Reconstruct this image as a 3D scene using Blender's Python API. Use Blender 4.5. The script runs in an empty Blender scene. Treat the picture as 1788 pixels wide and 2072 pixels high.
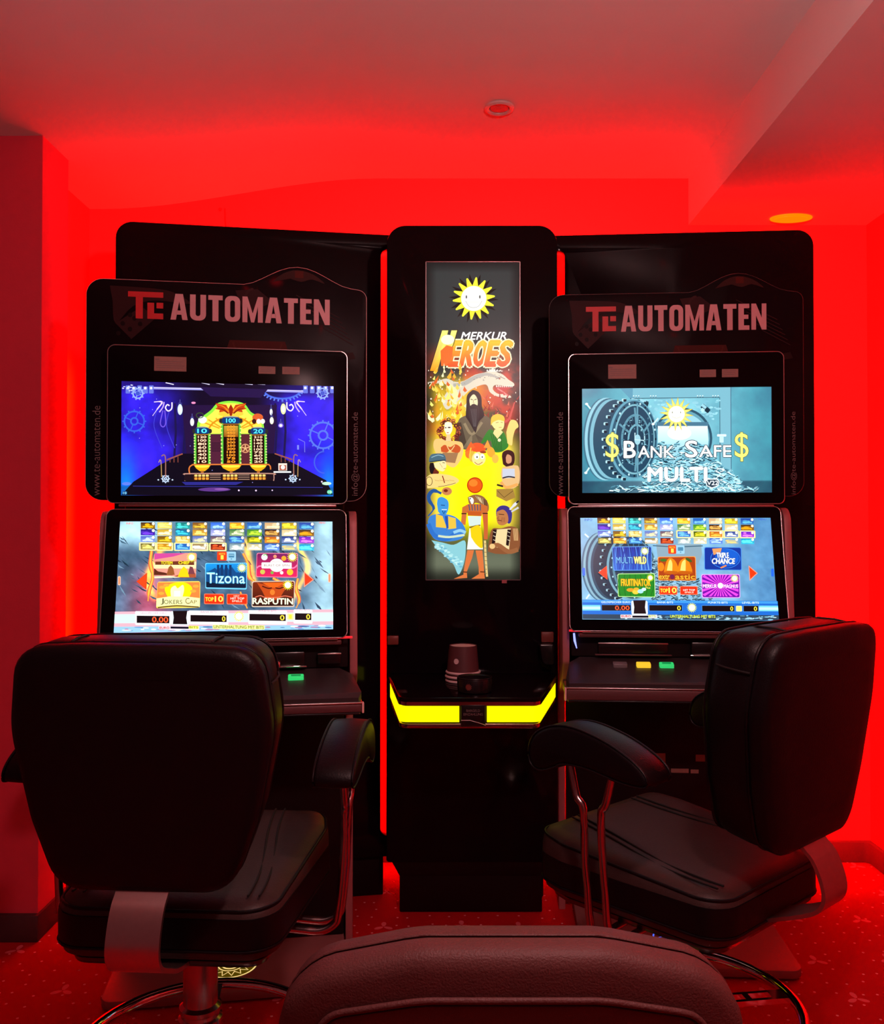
import bpy, bmesh, math, random
import numpy as np
from mathutils import Vector, Matrix

random.seed(7)
C = bpy.context.scene.collection
R = math.radians
H_CAM = 1.28
F_PX = 1788.0
PITCH = R(0.8)

# ------------------------------------------------------------------ camera, world, lights
cam_d = bpy.data.cameras.new('camera')
cam_d.sensor_fit = 'HORIZONTAL'
cam_d.sensor_width = 36.0
cam_d.lens = 36.0 * F_PX / 1788.0
cam_d.clip_start = 0.05
cam = bpy.data.objects.new('camera', cam_d)
C.objects.link(cam)
cam.location = (0, 0, H_CAM)
cam.rotation_euler = (R(90) + PITCH, 0, 0)
bpy.context.scene.camera = cam

wd = bpy.data.worlds.new('world')
bpy.context.scene.world = wd
wd.use_nodes = True
wd.node_tree.nodes['Background'].inputs[0].default_value = (0.30, 0.058, 0.062, 1)
wd.node_tree.nodes['Background'].inputs[1].default_value = 0.30

vs = bpy.context.scene.view_settings
vs.view_transform = 'Standard'
vs.look = 'None'
vs.exposure = 0.0
vs.gamma = 1.0
vs.use_curve_mapping = False
bpy.context.scene.cycles.max_bounces = 6
bpy.context.scene.cycles.diffuse_bounces = 3
bpy.context.scene.cycles.glossy_bounces = 4
bpy.context.scene.cycles.sample_clamp_indirect = 4.0


def area(name, loc, direction, sx, sy, power, color, spread=180):
    d = bpy.data.lights.new(name, 'AREA')
    d.shape = 'RECTANGLE'
    d.size = sx
    d.size_y = sy
    d.energy = power
    d.color = color
    d.spread = R(spread)
    o = bpy.data.objects.new(name, d)
    C.objects.link(o)
    o.location = loc
    dv = Vector(direction).normalized()
    up = 'Y' if abs(dv.z) < 0.9 else 'X'
    o.rotation_euler = dv.to_track_quat('-Z', up).to_euler()
    return o


RED = (1.0, 0.0015, 0.0)
CR, SR = math.cos(R(9.2)), math.sin(R(9.2))       # left backing board direction
C4, S4 = math.cos(R(-4.2)), math.sin(R(-4.2))     # right backing board direction
# LED strips on the rear edges of the backing boards; they face the back wall
area('led_rear_left', (-1.00, 2.975, 1.25), (-0.25, 1, 0.0), 0.02, 1.9, 34, RED)
area('led_rear_left_inner', (-0.22, 3.10, 1.20), (0, 1, 0.0), 0.02, 1.9, 18, RED)
area('led_rear_right', (1.21, 3.07, 1.25), (0.25, 1, 0.0), 0.02, 1.9, 34, RED)
area('led_rear_right_inner', (0.45, 3.12, 1.20), (0, 1, 0.0), 0.02, 1.9, 18, RED)
area('led_top_left', (-0.62, 3.035, 2.24), (-SR, CR, 0.0), 0.8, 0.02, 9, RED)
area('led_top_right', (0.84, 3.09, 2.24), (-S4, C4, 0.0), 0.8, 0.02, 9, RED)
area('led_top_middle', (0.10, 3.12, 2.22), (0, 1, 0.0), 0.5, 0.02, 5, RED)
# added unseen orange lamp that makes the hot zone on the side wall
area('added_orange_left', (-1.08, 3.12, 1.18), (-1, 0.08, 0), 0.02, 1.3, 1.2, (1.0, 0.35, 0.0), 50)
# fill lamp added out of view, above the camera's sight, as dim room light
pl = bpy.data.lights.new('added_fill_bulb', 'POINT')
pl.energy = 56
pl.color = (0.80, 0.44, 0.43)
pl.shadow_soft_size = 0.06
plo = bpy.data.objects.new('added_fill_bulb', pl)
C.objects.link(plo)
plo.location = (0.35, 0.70, 2.10)


def W(px, py, D):
    """point of the place seen at a photo pixel, at world depth Y = D"""
    a = (px - 894) / F_PX
    b = (1036 - py) / F_PX
    cp, sp = math.cos(PITCH), math.sin(PITCH)
    dy = cp - b * sp
    dz = sp + b * cp
    t = D / dy
    return Vector((a * t, D, H_CAM + dz * t))


# ------------------------------------------------------------------ helpers
def srgb(c):
    return tuple((v / 255 / 12.92) if v / 255 <= 0.04045 else ((v / 255 + 0.055) / 1.055) ** 2.4 for v in c)


def mat(name, base, rough=0.5, metal=0.0, spec=0.5, coat=0.0, noise=0.0, nscale=60.0, bump=0.0, bscale=200.0, em=None, es=1.0):
    m = bpy.data.materials.new(name)
    m.use_nodes = True
    nt = m.node_tree
    b = nt.nodes['Principled BSDF']
    b.inputs['Base Color'].default_value = (*base, 1)
    b.inputs['Roughness'].default_value = rough
    b.inputs['Metallic'].default_value = metal
    b.inputs['Specular IOR Level'].default_value = spec
    b.inputs['Coat Weight'].default_value = coat
    b.inputs['Coat Roughness'].default_value = 0.05
    tc = nt.nodes.new('ShaderNodeTexCoord')
    if noise > 0:
        n = nt.nodes.new('ShaderNodeTexNoise')
        n.inputs['Scale'].default_value = nscale
        n.inputs['Detail'].default_value = 4
        nt.links.new(tc.outputs['Object'], n.inputs['Vector'])
        mx = nt.nodes.new('ShaderNodeMix')
        mx.data_type = 'RGBA'
        mx.inputs[6].default_value = (*[v * (1 - noise) for v in base], 1)
        mx.inputs[7].default_value = (*[min(1, v * (1 + noise)) for v in base], 1)
        nt.links.new(n.outputs['Fac'], mx.inputs[0])
        nt.links.new(mx.outputs[2], b.inputs['Base Color'])
    if bump > 0:
        n2 = nt.nodes.new('ShaderNodeTexNoise')
        n2.inputs['Scale'].default_value = bscale
        n2.inputs['Detail'].default_value = 3
        nt.links.new(tc.outputs['Object'], n2.inputs['Vector'])
        bp = nt.nodes.new('ShaderNodeBump')
        bp.inputs['Strength'].default_value = bump
        bp.inputs['Distance'].default_value = 0.002
        nt.links.new(n2.outputs['Fac'], bp.inputs['Height'])
        nt.links.new(bp.outputs['Normal'], b.inputs['Normal'])
    if em:
        b.inputs['Emission Color'].default_value = (*em, 1)
        b.inputs['Emission Strength'].default_value = es
    return m


def screen_mat(name, strength):
    m = bpy.data.materials.new(name)
    m.use_nodes = True
    nt = m.node_tree
    b = nt.nodes['Principled BSDF']
    b.inputs['Base Color'].default_value = (0.004, 0.004, 0.004, 1)
    b.inputs['Roughness'].default_value = 0.25
    b.inputs['Specular IOR Level'].default_value = 0.2
    at = nt.nodes.new('ShaderNodeVertexColor')
    at.layer_name = 'Col'
    nt.links.new(at.outputs['Color'], b.inputs['Emission Color'])
    b.inputs['Emission Strength'].default_value = strength
    return m


def print_mat(name):
    m = bpy.data.materials.new(name)
    m.use_nodes = True
    nt = m.node_tree
    b = nt.nodes['Principled BSDF']
    at = nt.nodes.new('ShaderNodeVertexColor')
    at.layer_name = 'Col'
    nt.links.new(at.outputs['Color'], b.inputs['Base Color'])
    b.inputs['Roughness'].default_value = 0.5
    return m


def mk(name, verts, faces, m, parent=None, smooth=None):
    me = bpy.data.meshes.new(name)
    me.from_pydata([tuple(v) for v in verts], [], faces)
    bm = bmesh.new()
    bm.from_mesh(me)
    bmesh.ops.remove_doubles(bm, verts=bm.verts, dist=1e-6)
    bmesh.ops.recalc_face_normals(bm, faces=bm.faces)
    bm.to_mesh(me)
    bm.free()
    if smooth is not None:
        me.shade_smooth()
        me.set_sharp_from_angle(angle=R(smooth))
    me.materials.append(m)
    o = bpy.data.objects.new(name, me)
    C.objects.link(o)
    if parent:
        o.parent = parent
    return o


def mkbm(name, bm, m, parent=None, smooth=None):
    me = bpy.data.meshes.new(name)
    bm.to_mesh(me)
    bm.free()
    if smooth is not None:
        me.shade_smooth()
        me.set_sharp_from_angle(angle=R(smooth))
    me.materials.append(m)
    o = bpy.data.objects.new(name, me)
    C.objects.link(o)
    if parent:
        o.parent = parent
    return o


def empty(name, loc, rz, label, cat, group=None):
    o = bpy.data.objects.new(name, None)
    C.objects.link(o)
    o.empty_display_size = 0.1
    o.location = loc
    o.rotation_euler = (0, 0, rz)
    o['label'] = label
    o['category'] = cat
    if group:
        o['group'] = group
    return o


def tag(o, label, cat, group=None):
    o['label'] = label
    o['category'] = cat
    if group:
        o['group'] = group
    return o


def struct(o, label=None):
    o['kind'] = 'structure'
    if label:
        o['label'] = label
        o['category'] = label.split()[-1]
    return o


def box(name, lo, hi, m, parent=None, bev=0.0, seg=2):
    bm = bmesh.new()
    bmesh.ops.create_cube(bm, size=1)
    for v in bm.verts:
        v.co = Vector([lo[i] + (v.co[i] + 0.5) * (hi[i] - lo[i]) for i in range(3)])
    if bev:
        bmesh.ops.bevel(bm, geom=list(bm.edges), offset=bev, segments=seg, affect='EDGES', profile=0.5)
    return mkbm(name, bm, m, parent, 35 if bev else None)


def roundpoly(pts, seg=6):
    """pts: (x, y, r) corners -> outline with rounded corners"""
    out = []
    n = len(pts)
    for i in range(n):
        p0 = Vector(pts[i - 1][:2])
        p = Vector(pts[i][:2])
        p1 = Vector(pts[(i + 1) % n][:2])
        r = pts[i][2]
        if r <= 0:
            out.append(p)
            continue
        a = (p0 - p).normalized()
        b = (p1 - p).normalized()
        ang = a.angle(b)
        d = min(r / math.tan(ang / 2), (p0 - p).length * 0.49, (p1 - p).length * 0.49)
        rr = d * math.tan(ang / 2)
        c = p + (a + b).normalized() * (rr / math.sin(ang / 2))
        s = p + a * d - c
        e = p + b * d - c
        a0 = math.atan2(s.y, s.x)
        a1 = math.atan2(e.y, e.x)
        da = (a1 - a0 + math.pi) % (2 * math.pi) - math.pi
        for k in range(seg + 1):
            t = a0 + da * k / seg
            out.append(c + Vector((math.cos(t), math.sin(t))) * rr)
    return out


def prism(name, outline, d0, d1, m, parent=None, axis='y', bev=0.0, smooth=30, fn=None):
    """extrude a 2D outline; axis y: outline is (x, z); axis x: outline is (y, z); axis z: outline is (x, y)"""
    def P(u, v, d):
        p = {'y': (u, d, v), 'x': (d, u, v), 'z': (u, v, d)}[axis]
        return fn(*p) if fn else p
    bm = bmesh.new()
    n = len(outline)
    A = [bm.verts.new(P(p[0], p[1], d0)) for p in outline]
    B = [bm.verts.new(P(p[0], p[1], d1)) for p in outline]
    fa = bm.faces.new(A)
    fb = bm.faces.new(B[::-1])
    for i in range(n):
        bm.faces.new((A[i], A[(i + 1) % n], B[(i + 1) % n], B[i]))
    bmesh.ops.recalc_face_normals(bm, faces=bm.faces)
    if bev:
        ed = set(fa.edges) | set(fb.edges)
        bmesh.ops.bevel(bm, geom=list(ed), offset=bev, segments=2, affect='EDGES', profile=0.5)
    return mkbm(name, bm, m, parent, smooth)


def inset_pt(outline, d):
    """push every outline point inwards along its vertex normal"""
    n = len(outline)
    area_ = sum(outline[i][0] * outline[(i + 1) % n][1] - outline[(i + 1) % n][0] * outline[i][1] for i in range(n))
    s = 1 if area_ > 0 else -1
    res = []
    for i in range(n):
        a = Vector(outline[i][:2]) - Vector(outline[i - 1][:2])
        b = Vector(outline[(i + 1) % n][:2]) - Vector(outline[i][:2])
        t = (a.normalized() + b.normalized())
        if t.length < 1e-6:
            t = b
        t.normalize()
        nrm = Vector((-t.y, t.x)) * s
        res.append(Vector(outline[i][:2]) + nrm * d)
    return res


def loft(name, outline, prof, m, parent=None, axis='y', fn=None, smooth=60):
    """rings of the outline inset by d at height h, capped at both ends"""
    def P(u, v, d):
        p = {'y': (u, d, v), 'x': (d, u, v), 'z': (u, v, d)}[axis]
        return fn(*p) if fn else p
    cx = sum(p[0] for p in outline) / len(outline)
    cy = sum(p[1] for p in outline) / len(outline)
    verts = []
    faces = []
    n = len(outline)
    for (d, h) in prof:
        if d > 0.035:
            f0 = inset_pt(outline, 0.035)
            rm = min((Vector(p) - Vector((cx, cy))).length for p in f0)
            k = 1 - (d - 0.035) / rm
            o = [Vector((cx, cy)) + (p - Vector((cx, cy))) * max(0.02, k) for p in f0]
        else:
            o = inset_pt(outline, d)
        verts += [P(p[0], p[1], h) for p in o]
    for k in range(len(prof) - 1):
        for i in range(n):
            j = (i + 1) % n
            faces.append((k * n + i, k * n + j, (k + 1) * n + j, (k + 1) * n + i))
    faces.append(tuple(range(n)))
    faces.append(tuple(range((len(prof) - 1) * n, len(prof) * n))[::-1])
    return mk(name, verts, faces, m, parent, smooth)


def tube(name, pts, r, m, parent=None, seg=8, closed=False, sx=1.0, ref=(0, 0, 1), smooth=60):
    """round (or elliptic, sx) section swept along pts; r may be a list"""
    pts = [Vector(p) for p in pts]
    n = len(pts)
    verts = []
    faces = []
    ref = Vector(ref)
    for i, p in enumerate(pts):
        if closed:
            t = pts[(i + 1) % n] - pts[i - 1]
        else:
            t = pts[min(i + 1, n - 1)] - pts[max(i - 1, 0)]
        t.normalize()
        u = t.cross(ref)
        if u.length < 1e-3:
            u = t.cross(Vector((1, 0, 0)))
        u.normalize()
        v = u.cross(t)
        rr = r[i] if isinstance(r, (list, tuple)) else r
        for k in range(seg):
            a = 2 * math.pi * k / seg
            verts.append(p + u * math.cos(a) * rr * sx + v * math.sin(a) * rr)
    m_ = n if closed else n - 1
    for i in range(m_):
        j = (i + 1) % n
        for k in range(seg):
            l = (k + 1) % seg
            faces.append((i * seg + k, i * seg + l, j * seg + l, j * seg + k))
    if not closed:
        faces.append(tuple(range(seg)))
        faces.append(tuple(range((n - 1) * seg, n * seg))[::-1])
    return mk(name, verts, faces, m, parent, smooth)


def lathe(name, prof, m, parent=None, seg=32, c=(0, 0, 0), smooth=40):
    verts = []
    faces = []
    for (r, z) in prof:
        for k in range(seg):
            a = 2 * math.pi * k / seg
            verts.append((c[0] + math.cos(a) * max(r, 1e-5), c[1] + math.sin(a) * max(r, 1e-5), c[2] + z))
    for i in range(len(prof) - 1):
        for k in range(seg):
            l = (k + 1) % seg
            faces.append((i * seg + k, i * seg + l, (i + 1) * seg + l, (i + 1) * seg + k))
    faces.append(tuple(range(seg)))
    faces.append(tuple(range((len(prof) - 1) * seg, len(prof) * seg))[::-1])
    return mk(name, verts, faces, m, parent, smooth)


def catmull(pts, k=5, closed=False):
    pts = [Vector(p) for p in pts]
    n = len(pts)
    out = []
    rng = n if closed else n - 1
    for i in range(rng):
        if closed:
            p0, p1, p2, p3 = pts[i - 1], pts[i], pts[(i + 1) % n], pts[(i + 2) % n]
        else:
            p0, p1, p2, p3 = pts[max(i - 1, 0)], pts[i], pts[i + 1], pts[min(i + 2, n - 1)]
        for s in range(k):
            t = s / k
            out.append(0.5 * ((2 * p1) + (p2 - p0) * t + (2 * p0 - 5 * p1 + 4 * p2 - p3) * t * t + (3 * p1 - p0 - 3 * p2 + p3) * t ** 3))
    if not closed:
        out.append(pts[-1])
    return out


# ------------------------------------------------------------------ flat art (screens, prints)
_text_cache = {}


def text_mesh(s, bold):
    key = (s, bold)
    if key in _text_cache:
        return _text_cache[key]
    cu = bpy.data.curves.new('t', 'FONT')
    cu.body = s
    cu.fill_mode = 'FRONT'
    cu.resolution_u = 3
    cu.offset = bold
    o = bpy.data.objects.new('t', cu)
    C.objects.link(o)
    dg = bpy.context.evaluated_depsgraph_get()
    ev = o.evaluated_get(dg)
    me = ev.to_mesh()
    v = np.array([(x.co.x, x.co.y) for x in me.vertices]) if len(me.vertices) else np.zeros((0, 2))
    f = [tuple(p.vertices) for p in me.polygons]
    ev.to_mesh_clear()
    bpy.data.objects.remove(o)
    bpy.data.curves.remove(cu)
    _text_cache[key] = (v, f)
    return v, f


def vnoise(u, v, scale, seed, octaves=4):
    rng = np.random.RandomState(seed)
    tot = np.zeros_like(u)
    amp = 1.0
    norm = 0
    for o in range(octaves):
        n = 64
        g = rng.rand(n, n)
        x = u * scale * 2 ** o
        y = v * scale * 2 ** o
        xi = np.floor(x).astype(int)
        yi = np.floor(y).astype(int)
        fx = x - xi
        fy = y - yi
        fx = fx * fx * (3 - 2 * fx)
        fy = fy * fy * (3 - 2 * fy)
        a = g[yi % n, xi % n]
        b = g[yi % n, (xi + 1) % n]
        c = g[(yi + 1) % n, xi % n]
        d = g[(yi + 1) % n, (xi + 1) % n]
        tot += amp * ((a * (1 - fx) + b * fx) * (1 - fy) + (c * (1 - fx) + d * fx) * fy)
        norm += amp
        amp *= 0.55
    return tot / norm


class Art:
    """flat picture made of coloured polygons; src corners TL TR BR BL map to the unit square"""

    def __init__(self, tl, tr, br, bl):
        A = []
        B = []
        for (x, y), (u, v) in zip((tl, tr, br, bl), ((0, 0), (1, 0), (1, 1), (0, 1))):
            A.append([x, y, 1, 0, 0, 0, -u * x, -u * y])
            B.append(u)
            A.append([0, 0, 0, x, y, 1, -v * x, -v * y])
            B.append(v)
        h = np.linalg.solve(np.array(A, float), np.array(B, float))
        self.H = np.array([[h[0], h[1], h[2]], [h[3], h[4], h[5]], [h[6], h[7], 1]])
        self.V = []
        self.Fc = []
        self.Cc = []
        self.layer = 0
        self.ox = self.oy = 0.0
        self.sc = 1.0

    def org(self, ox, oy, sc):
        self.ox, self.oy, self.sc = ox, oy, sc

    def uv(self, x, y):
        x = self.ox + x * self.sc
        y = self.oy + y * self.sc
        w = self.H @ np.array([x, y, 1.0])
        return w[0] / w[2], w[1] / w[2]

    def _raw(self, uvs, faces, cols, clip=True):
        b = len(self.V)
        for (u, v) in uvs:
            if clip:
                u = min(1, max(0, u))
                v = min(1, max(0, v))
            self.V.append((u, v, self.layer))
        for f in faces:
            self.Fc.append(tuple(b + i for i in f))
            self.Cc.append([cols[i] if isinstance(cols, list) else cols for i in f])

    def poly(self, pts, col, bump=True):
        if bump:
            self.layer += 1
        uvs = [self.uv(*p[:2]) for p in pts]
        if isinstance(col, list):
            cols = [srgb(c) for c in col]
        else:
            cols = srgb(col)
        if all(u <= 0 for u, v in uvs) or all(u >= 1 for u, v in uvs) or all(v <= 0 for u, v in uvs) or all(v >= 1 for u, v in uvs):
            return
        self._raw(uvs, [tuple(range(len(pts)))], cols)

    def rect(self, x0, y0, x1, y1, col, r=0):
        if r:
            self.poly(roundpoly([(x0, y0, r), (x1, y0, r), (x1, y1, r), (x0, y1, r)], 3), col)
        elif isinstance(col, list):
            self.poly([(x0, y0), (x1, y0), (x1, y1), (x0, y1)], [col[0], col[0], col[1], col[1]])
        else:
            self.poly([(x0, y0), (x1, y0), (x1, y1), (x0, y1)], col)

    def ell(self, cx, cy, rx, ry, col, n=20, rot=0, a0=0, a1=360):
        pts = []
        full = abs(a1 - a0) >= 360
        m = n if full else n + 1
        for k in range(m):
            a = R(a0 + (a1 - a0) * k / n)
            x, y = rx * math.cos(a), ry * math.sin(a)
            pts.append((cx + x * math.cos(R(rot)) - y * math.sin(R(rot)), cy + x * math.sin(R(rot)) + y * math.cos(R(rot))))
        self.poly(pts, col)

    def line(self, pts, w, col, closed=False, smooth=0):
        pts = [Vector((p[0], p[1], 0)) for p in pts]
        if smooth:
            pts = catmull(pts, smooth, closed)
        if closed:
            pts = list(pts) + [pts[0]]
        self.layer += 1
        n = len(pts)
        L = []
        for i in range(n):
            if closed:
                t = pts[(i + 1) % n if i < n - 1 else 1] - pts[i - 1 if i > 0 else n - 2]
            else:
                t = pts[min(i + 1, n - 1)] - pts[max(i - 1, 0)]
            if t.length < 1e-9:
                t = Vector((1, 0, 0))
            t.normalize()
            nr = Vector((-t.y, t.x, 0)) * ((w[i * len(w) // n] if isinstance(w, list) else w) / 2)
            L.append((pts[i] + nr, pts[i] - nr))
        for i in range(n - 1):
            self.poly([L[i][0], L[i + 1][0], L[i + 1][1], L[i][1]], col, bump=False)

    def ring(self, cx, cy, rx, ry, w, col, n=28, a0=0, a1=360):
        pts = [(cx + rx * math.cos(R(a0 + (a1 - a0) * k / n)), cy + ry * math.sin(R(a0 + (a1 - a0) * k / n))) for k in range(n + 1)]
        self.line(pts, w, col)

    def gear(self, cx, cy, r, col, teeth=12, w=6):
        self.ring(cx, cy, r, r, w, col)
        self.ring(cx, cy, r * 0.35, r * 0.35, w, col, n=14)
        for k in range(teeth):
            a = 2 * math.pi * k / teeth
            self.line([(cx + r * math.cos(a), cy + r * math.sin(a)), (cx + (r + w * 1.3) * math.cos(a), cy + (r + w * 1.3) * math.sin(a))], w * 0.8, col)
        for k in range(4):
            a = 2 * math.pi * k / 4 + 0.4
            self.line([(cx + r * .3 * math.cos(a), cy + r * .3 * math.sin(a)), (cx + r * math.cos(a), cy + r * math.sin(a))], w * 0.6, col)

    def sun(self, cx, cy, r, rays=16, rc=(255, 250, 40), dc=(255, 255, 255), inner=0.52, edge=None, rot=5):
        for rr, col in (((1.07, edge),) if edge else ()) + ((1.0, rc),):
            pts = []
            for k in range(rays * 2):
                a = R(rot + 180.0 * k / rays)
                q = r * rr if k % 2 == 0 else r * inner * rr
                pts.append((cx + q * math.cos(a), cy + q * math.sin(a)))
            self.poly(pts, col)
        self.ell(cx, cy, r * inner, r * inner, dc)

    def text(self, s, x0, y0, x1, y1, col, bold=0.0, shear=0.0, outline=None, ow=0.05, rot=0, grad=None):
        """fit the string into the box (y down)"""
        passes = []
        hh = min(abs(x1 - x0), abs(y1 - y0)) if rot else abs(y1 - y0)
        if outline:
            q = (max(0, bold) * 0.9 + ow) * hh
            for k in range(8):
                passes.append((q * math.cos(k * math.pi / 4), q * math.sin(k * math.pi / 4), outline, None))
        if bold > 0.001:
            q = bold * 0.9 * hh
            for dx_, dy_ in ((-q, 0), (q, 0), (0, -q), (0, q)):
                passes.append((dx_, dy_, col, grad))
        passes.append((0, 0, col, grad))
        v0, _ = text_mesh(s, 0.0)
        if not len(v0):
            return
        lo = v0.min(0)
        hi = v0.max(0)
        for (ddx, ddy, cc, gr) in passes:
            v, f = text_mesh(s, 0.0)
            if not len(f):
                continue
            self.layer += 1
            pts = []
            cols = []
            for (a, b) in v:
                fx = (a - lo[0]) / max(1e-6, hi[0] - lo[0])
                fy = 1 - (b - lo[1]) / max(1e-6, hi[1] - lo[1])
                if rot == 90:      # reads bottom to top
                    x = x0 + fy * (x1 - x0)
                    y = y1 - fx * (y1 - y0)
                else:
                    x = x0 + fx * (x1 - x0) + shear * (1 - fy) * (y1 - y0)
                    y = y0 + fy * (y1 - y0)
                pts.append(self.uv(x + ddx, y + ddy))
                if gr:
                    t = min(1, max(0, fy))
                    cols.append(srgb([cc[i] * (1 - t) + gr[i] * t for i in range(3)]))
            self._raw(pts, f, cols if gr else srgb(cc))

    def grid(self, nx, ny, fn, jag=False):
        """coloured background grid; fn(u, v) -> r, g, b arrays 0..255"""
        u, v = np.meshgrid(np.linspace(0, 1, nx + 1), np.linspace(0, 1, ny + 1))
        r, g, b = fn(u, v)
        col = np.stack([np.clip(r, 0, 255), np.clip(g, 0, 255), np.clip(b, 0, 255)], -1) / 255.0
        lin = np.where(col <= 0.04045, col / 12.92, ((col + 0.055) / 1.055) ** 2.4).reshape(-1, 3)
        b0 = len(self.V)
        self.V += [(float(a), float(c), self.layer) for a, c in zip(u.ravel(), v.ravel())]
        w = nx + 1
        for j in range(ny):
            for i in range(nx):
                q = (j * w + i, j * w + i + 1, (j + 1) * w + i + 1, (j + 1) * w + i)
                self.Fc.append(tuple(b0 + k for k in q))
                self.Cc.append([tuple(lin[k]) for k in q])

    def build(self, name, m, parent, o, ux, dn, nrm, step=8e-6):
        o, ux, dn, nrm = Vector(o), Vector(ux), Vector(dn), Vector(nrm).normalized()
        me = bpy.data.meshes.new(name)
        me.from_pydata([tuple(o + ux * u + dn * v + nrm * (l * step)) for (u, v, l) in self.V], [], self.Fc)
        ca = me.color_attributes.new('Col', 'FLOAT_COLOR', 'CORNER')
        flat = []
        for cc in self.Cc:
            for c in cc:
                flat += [c[0], c[1], c[2], 1.0]
        ca.data.foreach_set('color', flat)
        me.materials.append(m)
        ob = bpy.data.objects.new(name, me)
        C.objects.link(ob)
        ob.parent = parent
        return ob


# ------------------------------------------------------------------ materials
M_wall = mat('red_wall_paint', (0.72, 0.045, 0.05), 0.55, noise=0.05, nscale=30, bump=0.15, bscale=180)
M_pillar = mat('pillar_paint', (0.80, 0.035, 0.07), 0.7, noise=0.05, nscale=30, bump=0.15, bscale=180)
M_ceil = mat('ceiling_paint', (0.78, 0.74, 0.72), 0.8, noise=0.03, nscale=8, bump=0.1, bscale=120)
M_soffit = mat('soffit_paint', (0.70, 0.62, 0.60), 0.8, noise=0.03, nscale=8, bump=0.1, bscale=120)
M_gloss = mat('black_gloss', (0.006, 0.0025, 0.004), 0.09, spec=0.13, noise=0.1)
M_glass = mat('black_bezel_glass', (0.005, 0.002, 0.003), 0.2, spec=0.04, noise=0.1)
M_dark = mat('black_cabinet', (0.008, 0.003, 0.004), 0.45, spec=0.2, noise=0.2)
M_edge = mat('board_edge_glint', (0.9, 0.5, 0.5), 0.35, spec=0.6, noise=0.05)  # pale tone imitates light catching on thin edges
M_trim = mat('dull_chrome_trim', (0.62, 0.50, 0.50), 0.28, metal=1.0, noise=0.05)
M_chrome = mat('chrome', (0.80, 0.72, 0.70), 0.07, metal=1.0, noise=0.03)
M_steel = mat('brushed_steel', (0.60, 0.48, 0.47), 0.33, metal=1.0, noise=0.08, nscale=90)
M_side_red_lit = mat('cabinet_side_red_lit', (0.42, 0.13, 0.14), 0.5, metal=0.2, noise=0.06)  # silver sides; red LED glow is put into the base colour
M_fascia = mat('console_fascia', (0.14, 0.05, 0.055), 0.45, metal=0.3, noise=0.15, nscale=200, bump=0.1)
M_console = mat('console_top', (0.035, 0.024, 0.026), 0.35, noise=0.12, nscale=200, bump=0.15, bscale=500)
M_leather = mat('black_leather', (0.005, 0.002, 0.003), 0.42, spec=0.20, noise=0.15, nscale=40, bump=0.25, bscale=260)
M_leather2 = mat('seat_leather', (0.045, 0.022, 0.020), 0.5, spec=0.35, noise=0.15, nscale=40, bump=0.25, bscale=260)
M_brown = mat('brown_leather', (0.105, 0.030, 0.028), 0.55, spec=0.35, noise=0.12, nscale=30, bump=0.45, bscale=420)
M_seam = mat('seam', (0.006, 0.004, 0.004), 0.7, noise=0.1)
M_plate = mat('foot_plate', (0.30, 0.10, 0.10), 0.4, noise=0.06)
M_sticker = mat('sticker_paper', (0.30, 0.16, 0.13), 0.6, noise=0.1, nscale=200)
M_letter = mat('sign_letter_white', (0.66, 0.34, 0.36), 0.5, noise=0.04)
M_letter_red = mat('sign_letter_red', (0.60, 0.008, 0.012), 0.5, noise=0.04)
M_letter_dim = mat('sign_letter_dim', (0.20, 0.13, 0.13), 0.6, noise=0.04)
M_yellow = mat('yellow_light_band', (0.5, 0.45, 0.0), 0.4, em=(1.0, 0.96, 0.0), es=1.03, noise=0.01)
M_cup = mat('cup_paper', (0.10, 0.03, 0.035), 0.5, noise=0.1)
M_cuprim = mat('cup_rim', (0.75, 0.55, 0.55), 0.5, noise=0.04)
M_black = mat('black_plastic', (0.010, 0.007, 0.008), 0.25, noise=0.1)
M_green = mat('green_button', (0.02, 0.3, 0.08), 0.3, em=(0.03, 0.75, 0.18), es=0.8, noise=0.02)
M_greend = mat('green_button_dark', (0.01, 0.15, 0.04), 0.3, em=(0.0, 0.28, 0.07), es=0.8, noise=0.02)
M_yelbtn = mat('yellow_button', (0.4, 0.3, 0.02), 0.3, em=(0.95, 0.62, 0.03), es=0.9, noise=0.02)
M_greybtn = mat('grey_button', (0.55, 0.50, 0.50), 0.3, noise=0.02)
M_screen = screen_mat('screen_picture', 1.35)
M_poster = screen_mat('light_box_picture', 1.15)
M_print = print_mat('board_print')
M_glow_y = mat('emblem_light_yellow', (0.2, 0.15, 0.05), 0.4, em=(1.0, 0.70, 0.25), es=1.0, noise=0.01)
M_emb_dk = mat('emblem_backing', (0.10, 0.07, 0.01), 0.4, noise=0.02, em=(0.09, 0.06, 0.0), es=0.7)
M_glow_b = mat('emblem_light_blue', (0.02, 0.05, 0.4), 0.4, em=(0.06, 0.12, 1.0), es=1.4, noise=0.01)
M_lamp_red = mat('red_lamp', (0.2, 0.01, 0.01), 0.4, em=(1.0, 0.02, 0.03), es=9.0, noise=0.01)
M_lamp_off = mat('lamp_glass', (0.35, 0.16, 0.16), 0.3, noise=0.03)
M_lamp_ring = mat('lamp_ring', (0.75, 0.55, 0.52), 0.35, noise=0.03)
M_hotspot_or = mat('orange_hot_spot', (0.4, 0.1, 0.0), 0.4, em=(1.0, 0.18, 0.0), es=1.3, noise=0.01)
M_steel2 = mat('polished_steel', (0.50, 0.36, 0.36), 0.22, metal=1.0, noise=0.05)
M_chromered = mat('chrome_band', (0.62, 0.40, 0.40), 0.18, metal=1.0, noise=0.03)
M_seamred = mat('dark_red_cable', (0.25, 0.01, 0.01), 0.6, noise=0.05)
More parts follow.
